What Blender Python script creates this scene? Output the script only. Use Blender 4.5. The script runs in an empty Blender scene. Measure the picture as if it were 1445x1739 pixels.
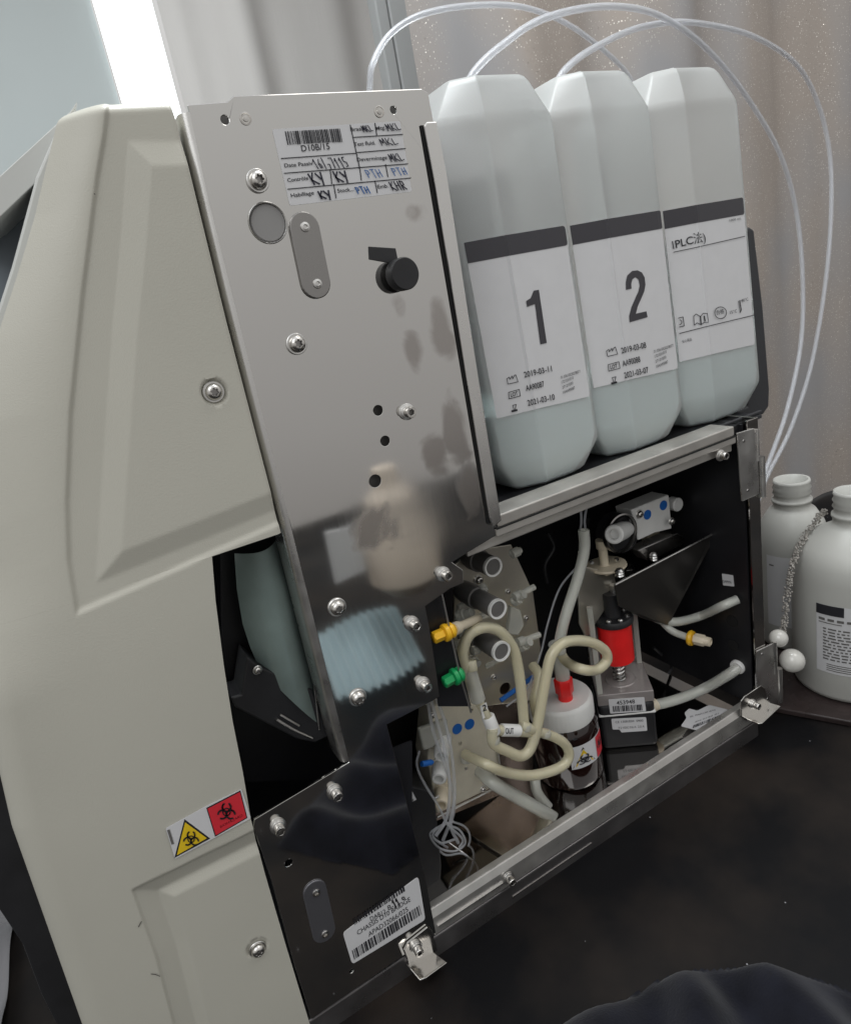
import bpy, bmesh, math, random
from mathutils import Vector, Matrix
random.seed(7)
S = bpy.context.scene
COL = S.collection
# ------------------------------------------------------------------ camera solved from the photograph's vanishing points
F = 1120.0; CX = 722.5; CY = 869.5
def nrm(v): return Vector(v).normalized()
_X = nrm((2315, -825, F)); _Z = -nrm((680, 3430, F)); _Y = _Z.cross(_X).normalized(); _Z = _X.cross(_Y)
RW = Matrix((_X, _Y, _Z))            # image (right, down, forward) -> world
CAM = Vector((0, -0.31, 0))
def ray(px, py): return RW @ Vector((px-CX, py-CY, F))
def at(px, py, y=0.0):               # point of a pixel on the vertical plane at depth y
    d = ray(px, py); return CAM + d*((y-CAM.y)/d.y)
def atx(px, py, x): d = ray(px, py); return CAM + d*((x-CAM.x)/d.x)
def atz(px, py, z): d = ray(px, py); return CAM + d*((z-CAM.z)/d.z)
def pr(p, r):                        # size in metres of r pixels at point p
    return r*(RW.transposed() @ (p-CAM)).z/F

# ------------------------------------------------------------------ materials
def mat(name, col, rough=.5, metal=0, trans=0, ior=1.45, noise=0, nscale=30, bump=0, bscale=200, spec=.5,
        rvar=0, sheen=0, coat=0, sub=0, emis=None, stretch=None, alpha=1):
    m = bpy.data.materials.new(name); m.use_nodes = True
    nt = m.node_tree; N = nt.nodes; L = nt.links; b = N['Principled BSDF']
    c = (*col, 1)
    b.inputs['Base Color'].default_value = c; b.inputs['Roughness'].default_value = rough
    b.inputs['Metallic'].default_value = metal; b.inputs['Transmission Weight'].default_value = trans
    b.inputs['IOR'].default_value = ior; b.inputs['Specular IOR Level'].default_value = spec
    b.inputs['Coat Weight'].default_value = coat; b.inputs['Sheen Weight'].default_value = sheen
    b.inputs['Alpha'].default_value = alpha
    if sub:
        b.inputs['Subsurface Weight'].default_value = sub; b.inputs['Subsurface Radius'].default_value = (.01, .01, .01)
        b.inputs['Subsurface Scale'].default_value = 1
    if emis:
        b.inputs['Emission Color'].default_value = (*emis[0], 1); b.inputs['Emission Strength'].default_value = emis[1]
    tc = N.new('ShaderNodeTexCoord'); src = tc.outputs['Object']
    if stretch:
        mp = N.new('ShaderNodeMapping'); mp.inputs['Scale'].default_value = stretch; L.new(src, mp.inputs[0]); src = mp.outputs[0]
    if noise or rvar:
        n = N.new('ShaderNodeTexNoise'); n.inputs['Scale'].default_value = nscale; n.inputs['Detail'].default_value = 6
        L.new(src, n.inputs['Vector'])
        if noise:
            r = N.new('ShaderNodeMapRange'); r.inputs['From Min'].default_value = .3; r.inputs['From Max'].default_value = .7
            r.inputs['To Min'].default_value = 1-noise; r.inputs['To Max'].default_value = 1+noise; L.new(n.outputs[0], r.inputs[0])
            mx = N.new('ShaderNodeMix'); mx.data_type = 'RGBA'; mx.blend_type = 'MULTIPLY'; mx.inputs[0].default_value = 1
            mx.inputs[6].default_value = c; L.new(r.outputs[0], mx.inputs[7]); L.new(mx.outputs[2], b.inputs['Base Color'])
        if rvar:
            r = N.new('ShaderNodeMapRange'); r.inputs['From Min'].default_value = .3; r.inputs['From Max'].default_value = .7
            r.inputs['To Min'].default_value = max(.02, rough-rvar); r.inputs['To Max'].default_value = rough+rvar
            L.new(n.outputs[0], r.inputs[0]); L.new(r.outputs[0], b.inputs['Roughness'])
    if bump:
        n2 = N.new('ShaderNodeTexNoise'); n2.inputs['Scale'].default_value = bscale; n2.inputs['Detail'].default_value = 3
        L.new(src, n2.inputs['Vector'])
        bp = N.new('ShaderNodeBump'); bp.inputs['Strength'].default_value = bump; bp.inputs['Distance'].default_value = .001
        L.new(n2.outputs[0], bp.inputs['Height']); L.new(bp.outputs[0], b.inputs['Normal'])
    return m
M = {}
M['cream'] = mat('cream plastic', (.50,.488,.425), .42, noise=.06, nscale=6, bump=.12, bscale=1800)
M['creamlid'] = mat('light cream plastic', (.56,.57,.55), .4, noise=.03, nscale=12)
M['steel'] = mat('sheet steel', (.6,.58,.55), .16, 1, noise=.05, nscale=14, rvar=.05)
M['mirror'] = mat('polished steel', (.5,.48,.46), .07, 1, rvar=.03, nscale=20)
M['bright'] = mat('bright steel', (.70,.69,.67), .30, 1, rvar=.08, nscale=60)
M['screw'] = mat('screw steel', (.62,.6,.57), .25, 1, noise=.15, nscale=300)
M['dksteel'] = mat('grey steel', (.32,.31,.3), .3, 1, rvar=.1, nscale=40)
M['beigesteel'] = mat('warm steel', (.62,.58,.5), .28, .75, noise=.1, nscale=30)
M['blackin'] = mat('black painted metal', (.012,.012,.014), .38, noise=.3, nscale=25)
M['black'] = mat('black plastic', (.02,.02,.022), .45, noise=.2, nscale=50, bump=.1)
M['traybk'] = mat('charcoal plastic', (.035,.036,.04), .5, bump=.15, bscale=900)
M['hole'] = mat('dark hole', (.006,.006,.006), .8)
M['paper'] = mat('label paper', (.62,.62,.63), .45, noise=.02, nscale=90)
M['ink'] = mat('black ink', (.02,.02,.025), .5)
M['pen'] = mat('pen ink', (.015,.015,.03), .4)
M['bluepen'] = mat('blue pen ink', (.03,.12,.35), .4)
M['band'] = mat('dark grey print', (.045,.043,.05), .45)
M['yellow'] = mat('yellow print', (.75,.52,.02), .45)
M['redp'] = mat('red print', (.62,.03,.045), .45)
M['red'] = mat('red plastic', (.8,.02,.02), .35, noise=.06, nscale=80)
M['yelpl'] = mat('yellow plastic', (.8,.45,.02), .3)
M['green'] = mat('green plastic', (.01,.3,.09), .3)
M['blue'] = mat('blue sticker', (.01,.12,.45), .5)
M['white'] = mat('white plastic', (.72,.72,.7), .4, noise=.04, nscale=60)
M['ivory'] = mat('ivory plastic', (.68,.6,.46), .4)
M['hose'] = mat('yellowed silicone', (.94,.89,.68), .22, trans=.58, ior=1.33, coat=.5, noise=.05, nscale=50, bump=.06, bscale=300)
M['hosecl'] = mat('milky silicone', (.92,.93,.87), .22, trans=.62, ior=1.33, coat=.5, noise=.05, nscale=60)
M['ptfe'] = mat('clear thin tube', (.80,.82,.86), .38, trans=.6, ior=1.25, alpha=.5)
M['hdpe'] = mat('translucent polyethylene', (.83,.845,.835), .30, trans=.66, ior=1.2, noise=.03, nscale=9, bump=.1, bscale=60)
M['liquid'] = mat('clear bluish liquid', (.48,.585,.585), .15)
M['hdpew'] = mat('white polyethylene', (.47,.47,.44), .42, noise=.03, nscale=12, bump=.1, bscale=60)
M['amber'] = mat('amber glass', (.016,.006,.005), .05, coat=.6, noise=.4, nscale=25)
M['grey'] = mat('grey plastic', (.13,.125,.12), .5, noise=.08, nscale=60)
M['ring'] = mat('pale ring', (.7,.7,.68), .35)
M['clear'] = mat('clear acrylic', (.8,.8,.74), .15, trans=.6, ior=1.3)
M['teal'] = mat('smoked clear plastic', (.20,.255,.24), .25, noise=.35, nscale=14, coat=.3)
M['pearl'] = mat('pearl', (.6,.59,.55), .15, coat=.6)
M['board'] = mat('dark red board', (.034,.025,.024), .25, noise=.35, nscale=30, rvar=.1)
M['table'] = mat('black table', (.006,.0055,.006), .5, spec=.25, noise=.7, nscale=9, rvar=.12, bump=.1, bscale=120)
M['velvet'] = mat('dark navy plush', (.008,.0085,.013), .95, sheen=.14, spec=.1, noise=.4, nscale=40, bump=.3, bscale=700)
M['wall'] = mat('pale blue grey wall', (.52,.57,.57), .8, noise=.03, nscale=5)
M['curt'] = mat('ivory sheer curtain', (.60,.585,.565), .8, noise=.10, nscale=6, stretch=(1,1,.15), bump=.2, bscale=300)
M['post'] = mat('grey window post', (.42,.43,.43), .5)
M['window'] = mat('daylight window', (.9,.95,1), .5, emis=((.93,.98,1), 1.6))
M['clothgrey'] = mat('grey film', (.13,.125,.13), .3, noise=.3, nscale=12)
M['maskblue'] = mat('pale blue pleated fabric', (.7,.86,.92), .8)
_m = M['maskblue'].node_tree; _t = _m.nodes.new('ShaderNodeBsdfTranslucent'); _t.inputs[0].default_value = (.75,.9,.95,1); _x = _m.nodes.new('ShaderNodeMixShader'); _x.inputs[0].default_value = .3
_m.links.new(_m.nodes['Principled BSDF'].outputs[0], _x.inputs[1]); _m.links.new(_t.outputs[0], _x.inputs[2]); _m.links.new(_x.outputs[0], _m.nodes['Material Output'].inputs[0])

def table_mat():
    m = mat('black table', (.006,.0055,.006), .46, spec=.16, rvar=.12, nscale=7, bump=.1, bscale=120)
    N = m.node_tree.nodes; L = m.node_tree.links; b = N['Principled BSDF']; tc = N.new('ShaderNodeTexCoord')
    n = N.new('ShaderNodeTexNoise'); n.inputs['Scale'].default_value = 11; n.inputs['Detail'].default_value = 6; L.new(tc.outputs['Object'], n.inputs['Vector'])
    c = N.new('ShaderNodeValToRGB'); L.new(n.outputs[0], c.inputs[0]); c.color_ramp.elements[0].position = .42; c.color_ramp.elements[0].color = (.004,.004,.0048,1); c.color_ramp.elements[1].position = .7; c.color_ramp.elements[1].color = (.022,.017,.014,1)
    v = N.new('ShaderNodeTexVoronoi'); v.inputs['Scale'].default_value = 95; L.new(tc.outputs['Object'], v.inputs['Vector'])
    s1 = N.new('ShaderNodeMath'); s1.operation = 'LESS_THAN'; s1.inputs[1].default_value = .05; L.new(v.outputs['Distance'], s1.inputs[0])
    sp = N.new('ShaderNodeSeparateColor'); L.new(v.outputs['Color'], sp.inputs[0]); s2 = N.new('ShaderNodeMath'); s2.operation = 'GREATER_THAN'; s2.inputs[1].default_value = .8; L.new(sp.outputs[0], s2.inputs[0])
    k = N.new('ShaderNodeMath'); k.operation = 'MULTIPLY'; L.new(s1.outputs[0], k.inputs[0]); L.new(s2.outputs[0], k.inputs[1])
    mx = N.new('ShaderNodeMix'); mx.data_type = 'RGBA'; L.new(k.outputs[0], mx.inputs[0]); L.new(c.outputs[0], mx.inputs[6]); mx.inputs[7].default_value = (.3,.3,.32,1); L.new(mx.outputs[2], b.inputs['Base Color'])
    return m
def stained_steel():
    m = mat('stained sheet steel', (.63,.62,.60), .15, 1)
    nt = m.node_tree; N = nt.nodes; L = nt.links; b = N['Principled BSDF']
    tc = N.new('ShaderNodeTexCoord'); sep = N.new('ShaderNodeSeparateXYZ'); L.new(tc.outputs['Object'], sep.inputs[0])
    # vertical brushing
    mp = N.new('ShaderNodeMapping'); mp.inputs['Scale'].default_value = (900, 900, 12); L.new(tc.outputs['Object'], mp.inputs[0])
    br = N.new('ShaderNodeTexNoise'); br.inputs['Scale'].default_value = 1; L.new(mp.outputs[0], br.inputs['Vector'])
    n = N.new('ShaderNodeTexNoise'); n.inputs['Scale'].default_value = 34; n.inputs['Detail'].default_value = 5; n.inputs['Roughness'].default_value = .5; n.inputs['Distortion'].default_value = .6
    L.new(tc.outputs['Object'], n.inputs['Vector'])
    def blob(px, py, rx, rz):
        p = at(px, py) - ROOT
        a = N.new('ShaderNodeVectorMath'); a.operation = 'SUBTRACT'; a.inputs[1].default_value = (p.x, 0, p.z); L.new(tc.outputs['Object'], a.inputs[0])
        s = N.new('ShaderNodeVectorMath'); s.operation = 'MULTIPLY'; s.inputs[1].default_value = (1/rx, 0, 1/rz); L.new(a.outputs[0], s.inputs[0])
        l = N.new('ShaderNodeVectorMath'); l.operation = 'LENGTH'; L.new(s.outputs[0], l.inputs[0])
        r = N.new('ShaderNodeMapRange'); r.inputs['From Min'].default_value = 1.1; r.inputs['From Max'].default_value = .2
        L.new(l.outputs['Value'], r.inputs[0]); return r.outputs[0]
    def mth(op, a, c):
        k = N.new('ShaderNodeMath'); k.operation = op
        for i, v in enumerate((a, c)):
            if isinstance(v, (int, float)): k.inputs[i].default_value = v
            else: L.new(v, k.inputs[i])
        return k.outputs[0]
    tot = None
    for a in ((700,600,.012,.03),(770,730,.018,.04),(700,360,.014,.012),(735,770,.02,.035),(680,520,.012,.02),(800,830,.02,.03),(640,900,.03,.03),(750,560,.014,.03)):
        o = blob(*a); tot = o if tot is None else mth('MAXIMUM', tot, o)
    th = mth('SUBTRACT', 1.0, mth('MULTIPLY', tot, .68))
    st = N.new('ShaderNodeMapRange'); st.interpolation_type = 'SMOOTHSTEP'
    L.new(mth('SUBTRACT', n.outputs[0], mth('MULTIPLY', th, .9)), st.inputs[0])
    st.inputs['From Min'].default_value = .02; st.inputs['From Max'].default_value = .24
    mx = N.new('ShaderNodeMix'); mx.data_type = 'RGBA'; mx.inputs[6].default_value = (.63,.62,.60,1); mx.inputs[7].default_value = (.36,.33,.31,1)
    L.new(mth('MULTIPLY', st.outputs[0], .75), mx.inputs[0]); L.new(mx.outputs[2], b.inputs['Base Color'])
    n3 = N.new('ShaderNodeTexNoise'); n3.inputs['Scale'].default_value = 9; L.new(tc.outputs['Object'], n3.inputs['Vector'])
    rr = mth('ADD', mth('ADD', mth('MULTIPLY', br.outputs[0], .05), mth('MULTIPLY', st.outputs[0], .18)), mth('MULTIPLY', n3.outputs[0], .07))
    hz_ = blob(690, 890, .038, .035); rr = mth('ADD', rr, mth('MULTIPLY', mth('MULTIPLY', hz_, n.outputs[0]), .22))
    L.new(rr, b.inputs['Roughness'])
    return m

def glitter_curtain():
    m = mat('sparkly sheer curtain', (.40,.36,.34), .7)
    nt = m.node_tree; N = nt.nodes; L = nt.links; b = N['Principled BSDF']
    tc = N.new('ShaderNodeTexCoord')
    v = N.new('ShaderNodeTexVoronoi'); v.inputs['Scale'].default_value = 400; L.new(tc.outputs['Object'], v.inputs['Vector'])
    n = N.new('ShaderNodeTexNoise'); n.inputs['Scale'].default_value = 7; n.inputs['Detail'].default_value = 2
    mp = N.new('ShaderNodeMapping'); mp.inputs['Scale'].default_value = (1,1,.5); L.new(tc.outputs['Object'], mp.inputs[0]); L.new(mp.outputs[0], n.inputs['Vector'])
    r = N.new('ShaderNodeMapRange'); r.inputs['From Min'].default_value = .30; r.inputs['From Max'].default_value = .12; L.new(v.outputs['Distance'], r.inputs[0])
    sep = N.new('ShaderNodeSeparateColor'); L.new(v.outputs['Color'], sep.inputs[0])
    g = N.new('ShaderNodeMath'); g.operation = 'GREATER_THAN'; g.inputs[1].default_value = .4; L.new(sep.outputs[0], g.inputs[0])
    k = N.new('ShaderNodeMath'); k.operation = 'MULTIPLY'; L.new(r.outputs[0], k.inputs[0]); L.new(g.outputs[0], k.inputs[1])
    mk = N.new('ShaderNodeMapRange'); mk.inputs['From Min'].default_value = .34; mk.inputs['From Max'].default_value = .56; L.new(n.outputs[0], mk.inputs[0])
    k2 = N.new('ShaderNodeMath'); k2.operation = 'MULTIPLY'; L.new(k.outputs[0], k2.inputs[0]); L.new(mk.outputs[0], k2.inputs[1])
    mx = N.new('ShaderNodeMix'); mx.data_type = 'RGBA'; mx.inputs[7].default_value = (.9,.87,.80,1)
    base = N.new('ShaderNodeMix'); base.data_type = 'RGBA'; base.inputs[6].default_value = (.32,.315,.32,1); base.inputs[7].default_value = (.365,.32,.285,1)
    L.new(mk.outputs[0], base.inputs[0]); L.new(base.outputs[2], mx.inputs[6]); L.new(k2.outputs[0], mx.inputs[0]); L.new(mx.outputs[2], b.inputs['Base Color'])
    vm = N.new('ShaderNodeVectorMath'); vm.operation = 'MULTIPLY_ADD'; vm.inputs[1].default_value = (1.5,1.5,1.5); vm.inputs[2].default_value = (-.75,-.75,-.75)
    L.new(v.outputs['Color'], vm.inputs[0])
    ge = N.new('ShaderNodeNewGeometry'); ad = N.new('ShaderNodeVectorMath'); L.new(ge.outputs['Normal'], ad.inputs[0])
    sc = N.new('ShaderNodeVectorMath'); sc.operation = 'SCALE'; L.new(vm.outputs[0], sc.inputs[0]); L.new(k2.outputs[0], sc.inputs['Scale']); L.new(sc.outputs[0], ad.inputs[1])
    nn = N.new('ShaderNodeVectorMath'); nn.operation = 'NORMALIZE'; L.new(ad.outputs[0], nn.inputs[0]); L.new(nn.outputs[0], b.inputs['Normal'])
    L.new(k2.outputs[0], b.inputs['Metallic'])
    ro = N.new('ShaderNodeMapRange'); ro.inputs['To Min'].default_value = .75; ro.inputs['To Max'].default_value = .2; L.new(k2.outputs[0], ro.inputs[0]); L.new(ro.outputs[0], b.inputs['Roughness'])
    return m

# ------------------------------------------------------------------ mesh helpers (world coordinates)
def frame(ax):
    ax = Vector(ax).normalized(); h = Vector((0,0,1)) if abs(ax.z) < .9 else Vector((1,0,0))
    u = h.cross(ax).normalized(); return ax, u, ax.cross(u)
def catmull(P, n=10):
    P = [Vector(p) for p in P]; Q = [2*P[0]-P[1]] + P + [2*P[-1]-P[-2]]; out = []
    for i in range(1, len(Q)-2):
        a, b, c, d = Q[i-1:i+3]
        for k in range(n):
            t = k/n; out.append(.5*((2*b)+(c-a)*t+(2*a-5*b+4*c-d)*t*t+(3*b-a-3*c+d)*t**3))
    return out + [P[-1]]
def hollow(g, P, r_, seg=16, n=10, k=.6):
    a = G(); a.tube(P, r_, seg, n); b = G(); b.tube(P, r_*k, seg, n)
    nf = len(a.f)-2; N_ = len(a.v); g.add(a.v+b.v, a.f[:nf]+[tuple(i+N_ for i in f[::-1]) for f in b.f[:nf]])
    o = len(g.v)-2*N_; m = N_-seg
    for i in range(seg):
        j = (i+1) % seg; g.f.append((o+j, o+i, o+N_+i, o+N_+j)); g.f.append((o+m+i, o+m+j, o+N_+m+j, o+N_+m+i)); g.m += [0, 0]
    return g
class G:
    def __init__(s): s.v = []; s.f = []; s.m = []
    def add(s, V, Fc, mi=0):
        o = len(s.v); s.v += [Vector(v) for v in V]; s.f += [tuple(i+o for i in f) for f in Fc]; s.m += [mi]*len(Fc); return s
    def box(s, a, b, mi=0):
        x0,y0,z0 = a; x1,y1,z1 = b
        V = [(x,y,z) for x in (x0,x1) for y in (y0,y1) for z in (z0,z1)]
        return s.add(V, [(0,1,3,2),(4,6,7,5),(0,4,5,1),(2,3,7,6),(0,2,6,4),(1,5,7,3)], mi)
    def lathe(s, p, ax, prof, seg=28, rf=None, mi=0, caps=True):
        p = Vector(p); ax, u, w = frame(ax); V = []; Fc = []
        for (r, h, *k) in prof:
            for i in range(seg):
                t = 2*math.pi*i/seg; rr = r*(rf(t) if (rf and k) else 1)
                V.append(p + ax*h + u*(rr*math.cos(t)) + w*(rr*math.sin(t)))
        for j in range(len(prof)-1):
            for i in range(seg):
                i2 = (i+1) % seg; Fc.append((j*seg+i, j*seg+i2, (j+1)*seg+i2, (j+1)*seg+i))
        if caps:
            Fc.append(tuple(range(seg))[::-1]); Fc.append(tuple((len(prof)-1)*seg+i for i in range(seg)))
        return s.add(V, Fc, mi)
    def tube(s, P, r, seg=12, n=10, smooth=True, mi=0, rv=None):
        C = catmull(P, n) if smooth else [Vector(p) for p in P]; V = []; Fc = []; u = None
        for i, c in enumerate(C):
            t = (C[min(i+1, len(C)-1)]-C[max(i-1, 0)]).normalized()
            if u is None: _, u, _ = frame(t)
            u = (u - t*u.dot(t)).normalized(); w = t.cross(u); R_ = r if not rv else rv(i/(len(C)-1))*r
            V += [c + u*(R_*math.cos(2*math.pi*k/seg)) + w*(R_*math.sin(2*math.pi*k/seg)) for k in range(seg)]
        for i in range(len(C)-1):
            for k in range(seg):
                k2 = (k+1) % seg; Fc.append((i*seg+k, i*seg+k2, (i+1)*seg+k2, (i+1)*seg+k))
        Fc.append(tuple(range(seg))[::-1]); Fc.append(tuple((len(C)-1)*seg+i for i in range(seg)))
        return s.add(V, Fc, mi)
    def prism(s, poly, vec, mi=0, holes=()):
        """flat polygon (3D points) with optional holes, extruded by vec"""
        bm = bmesh.new(); es = []
        for loop in (poly, *holes):
            vs = [bm.verts.new(p) for p in loop]
            es += [bm.edges.new((vs[i], vs[(i+1) % len(vs)])) for i in range(len(vs))]
        if holes: bmesh.ops.triangle_fill(bm, use_beauty=True, use_dissolve=False, edges=es)
        else: bm.faces.new(bm.verts)
        r = bmesh.ops.extrude_face_region(bm, geom=bm.faces[:])
        bmesh.ops.translate(bm, verts=[g for g in r['geom'] if isinstance(g, bmesh.types.BMVert)], vec=Vector(vec))
        bmesh.ops.recalc_face_normals(bm, faces=bm.faces[:])
        bm.verts.index_update()
        s.add([v.co.copy() for v in bm.verts], [tuple(v.index for v in f.verts) for f in bm.faces], mi); bm.free(); return s
WL = {}
def build(name, g, mats, parent=None, loc=None, smooth=False, bevel=0, seg=2, auto=True, recalc=True):
    base = WL[parent.name] if parent else Vector((0,0,0))
    loc = Vector(loc) if loc is not None else (base if parent else Vector((0,0,0)))
    me = bpy.data.meshes.new(name); me.from_pydata([v-loc for v in g.v], [], g.f)
    if not isinstance(mats, (list, tuple)): mats = [mats]
    for m in mats: me.materials.append(m if not isinstance(m, str) else M[m])
    me.polygons.foreach_set('material_index', g.m)
    if recalc:
        bm = bmesh.new(); bm.from_mesh(me); bmesh.ops.recalc_face_normals(bm, faces=bm.faces[:]); bm.to_mesh(me); bm.free()
    o = bpy.data.objects.new(name, me); COL.objects.link(o)
    if parent: o.parent = parent
    o.location = loc-base; WL[o.name] = loc
    if smooth:
        me.shade_smooth()
        if auto: me.set_sharp_from_angle(angle=math.radians(38))
    if bevel:
        b = o.modifiers.new('bevel', 'BEVEL'); b.width = bevel; b.segments = seg; b.limit_method = 'ANGLE'; b.angle_limit = math.radians(40)
    return o
def empty(name, loc, label, cat, group=None):
    o = bpy.data.objects.new(name, None); COL.objects.link(o); o.location = loc; WL[o.name] = Vector(loc)
    o.empty_display_size = .02
    return tag(o, label, cat, group)
def tag(o, label=None, cat=None, group=None, kind=None):
    if label: o['label'] = label
    if cat: o['category'] = cat
    if group: o['group'] = group
    if kind: o['kind'] = kind
    return o
# ---- printing on surfaces: Q maps a pixel to the surface the label lies on
_tc = {}
def glyphs(s, bold):
    k = (s, bold)
    if k not in _tc:
        cu = bpy.data.curves.new('t', 'FONT'); cu.body = s; cu.resolution_u = 3; cu.offset = bold
        ob = bpy.data.objects.new('t', cu); COL.objects.link(ob)
        me = bpy.data.meshes.new_from_object(ob.evaluated_get(bpy.context.evaluated_depsgraph_get()))
        V = [(v.co.x, v.co.y) for v in me.vertices]; Fc = [tuple(p.vertices) for p in me.polygons]
        bpy.data.objects.remove(ob); bpy.data.curves.remove(cu); bpy.data.meshes.remove(me)
        _tc[k] = (V, Fc)
    return _tc[k]
class Print:
    def __init__(s, Q, out=Vector((0,-1,0)), off=.00025, sub=False): s.sub = sub; s.Q = Q; s.g = G(); s.o = out*off
    def _p(s, p, lay=0): return s.Q(*p) + s.o*(1+.6*lay)
    def text(s, t, a, b, h, mi=0, bold=.0):
        V, Fc = glyphs(t, bold)
        if not V: return
        x0 = min(v[0] for v in V); x1 = max(v[0] for v in V); capv = glyphs('H', 0)[0]; ch = max(v[1] for v in capv)
        a = Vector(a); b = Vector(b); u = (b-a)
        vert = Vector((DN[0], DN[1]))*-h
        s.g.add([s._p(a + u*((v[0]-x0)/(x1-x0)) + vert*(v[1]/ch), 1) for v in V], Fc, mi)
    def poly(s, P, mi=0, lay=0):
        s.g.add([s._p(p, lay) for p in P], [tuple(range(len(P)))], mi)
    def line(s, P, w, mi=0, lay=1, closed=False):
        P = [Vector(p) for p in P]
        if closed: P = P+[P[0]]
        if s.sub:
            P2 = [P[0]]
            for a, b in zip(P, P[1:]):
                k = max(1, int((b-a).length/6)); P2 += [a+(b-a)*i/k for i in range(1, k+1)]
            P = P2
        for a, b in zip(P, P[1:]):
            d = (b-a)
            if d.length < 1e-6: continue
            d.normalize(); n = Vector((-d.y, d.x))*w/2; a2 = a-d*w*.3; b2 = b+d*w*.3
            s.g.add([s._p(q, lay) for q in (a2-n, b2-n, b2+n, a2+n)], [(0,1,2,3)], mi)
    def disc(s, c, r, mi=0, lay=1, n=24): s.poly([(c[0]+r*math.cos(6.2832*i/n), c[1]+r*math.sin(6.2832*i/n)) for i in range(n)], mi, lay)
    def arc(s, c, r, a0, a1, w, mi=0, lay=2, n=16):
        s.line([(c[0]+r*math.cos(a0+(a1-a0)*i/n), c[1]+r*math.sin(a0+(a1-a0)*i/n)) for i in range(n+1)], w, mi, lay)
    def bars(s, a, b, h, n, mi=0, lay=1, seed=1):
        rnd = random.Random(seed); a = Vector(a); b = Vector(b); tot = []; t = 0
        for i in range(n): w = rnd.choice((.6,1,1.6,2.2)); g_ = rnd.choice((.6,1,1.5)); tot.append((t, t+w)); t += w+g_
        vert = Vector((DN[0], DN[1]))*h
        for p, q in tot:
            A = a+(b-a)*(p/t); B = a+(b-a)*(q/t); s.g.add([s._p(v, lay) for v in (A, B, B+vert, A+vert)], [(0,1,2,3)], mi)
    def bio(s, c, r, mi=0, rot=0, lay=3):
        s.arc(c, r*.42, 0, 6.2832, r*.13, mi, lay)
        for k in range(3):
            a = -math.pi/2 + rot + k*2.0944; cc = (c[0]+r*.55*math.cos(a), c[1]+r*.55*math.sin(a))
            s.arc(cc, r*.48, a+.6-0, a+6.2832-.6, r*.2, mi, lay)
DN = (.26, .96)
def roundq(P, r=4, n=4):
    """round the corners of a pixel polygon"""
    out = []; P = [Vector(p) for p in P]; k = len(P)
    for i in range(k):
        a, b, c = P[i-1], P[i], P[(i+1) % k]
        s_ = b+(a-b).normalized()*r; e = b+(c-b).normalized()*r
        for j in range(n+1):
            t = j/n; out.append(tuple(s_*(1-t)**2+b*2*t*(1-t)+e*t*t))
    return out
def label_part(name, corners, Q, parent, prints, mats, r=4, lab=None, out=Vector((0,-1,0)), thick=.0002):
    """a paper label with its print as a sub-part"""
    g = G(); P = [Q(*p)+out*.00004 for p in roundq(corners, r)]; g.prism(P, out*thick)
    o = build(name, g, 'paper', parent)
    if lab: o['label'] = lab
    p = Print(Q, out, thick+.00012); prints(p)
    if p.g.v: build('printed_text', p.g, mats, o, recalc=False)
    return o

# ================================================================== LABORATORY ANALYSER
ROOT = at(700, 1700, .1); ROOT.z = -.405
A = empty('laboratory_analyser', ROOT, 'cream and steel laboratory analyser with its side door removed and its tubing showing', 'analyser')
M['plate'] = stained_steel()

# ---- cream side cover: a height field between two edge curves
def interp(tab, z):
    if z >= tab[0][0]: return tab[0][1]
    for (z0, v0), (z1, v1) in zip(tab, tab[1:]):
        if z >= z1: return v0+(v1-v0)*(z0-z)/(z0-z1)
    return tab[-1][1]
def curve(px, y): return sorted([(at(a, b, y).z, at(a, b, y).x) for a, b in px], reverse=True)
cR1 = curve([(288,165),(301,205),(384,545),(444,775),(478,906)], -.002)
zN = at(360, 945, -.002).z
cR2 = [(at(a, b, -.002).z, at(a, b, -.002).x) for a, b in [(360,945),(366,1020),(380,1130),(395,1225),(412,1310),(426,1392),(452,1490),(487,1610),(525,1735),(545,1800)]]
cL = curve([(128,172),(112,185),(97,213),(78,290),(60,370),(30,470),(-6,580),(-45,720),(-60,900),(-50,1080),(-4,1285),(20,1390),(80,1560),(140,1730),(165,1800)], .012)
cA = curve([(179,168),(172,230),(160,300),(135,500),(115,700),(109,850),(112,950),(127,1045)], 0)
def sdpoly(x, z, P):
    d = 1e9; ins = False; j = len(P)-1
    for i in range(len(P)):
        ax, az = P[j]; bx, bz = P[i]; ex, ez = bx-ax, bz-az; wx, wz = x-ax, z-az
        t = max(0, min(1, (wx*ex+wz*ez)/(ex*ex+ez*ez))); dx, dz = wx-ex*t, wz-ez*t; d = min(d, dx*dx+dz*dz)
        if (bz > z) != (az > z) and x < (ax-bx)*(z-bz)/(az-bz)+bx: ins = not ins
        j = i
    return math.sqrt(d)*(1 if ins else -1)
def xz(P): return [(at(a, b).x, at(a, b).z) for a, b in P]
pA = xz([(179,100),(179,168),(172,230),(160,300),(135,500),(115,700),(109,850),(112,950),(127,1045),(480,888),(640,820),(400,100)])
pB = xz([(216,240),(205,400),(190,560),(175,780),(162,990),(466,866),(640,790),(420,240)])
pC = xz([(222,1508),(430,1407),(560,1345),(700,1800),(310,1800),(262,1620)])
scs = [at(362,665), at(437,1611)]
def sm(t): t = max(0, min(1, t)); return t*t*(3-2*t)
ZA = at(127,1045).z
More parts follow.
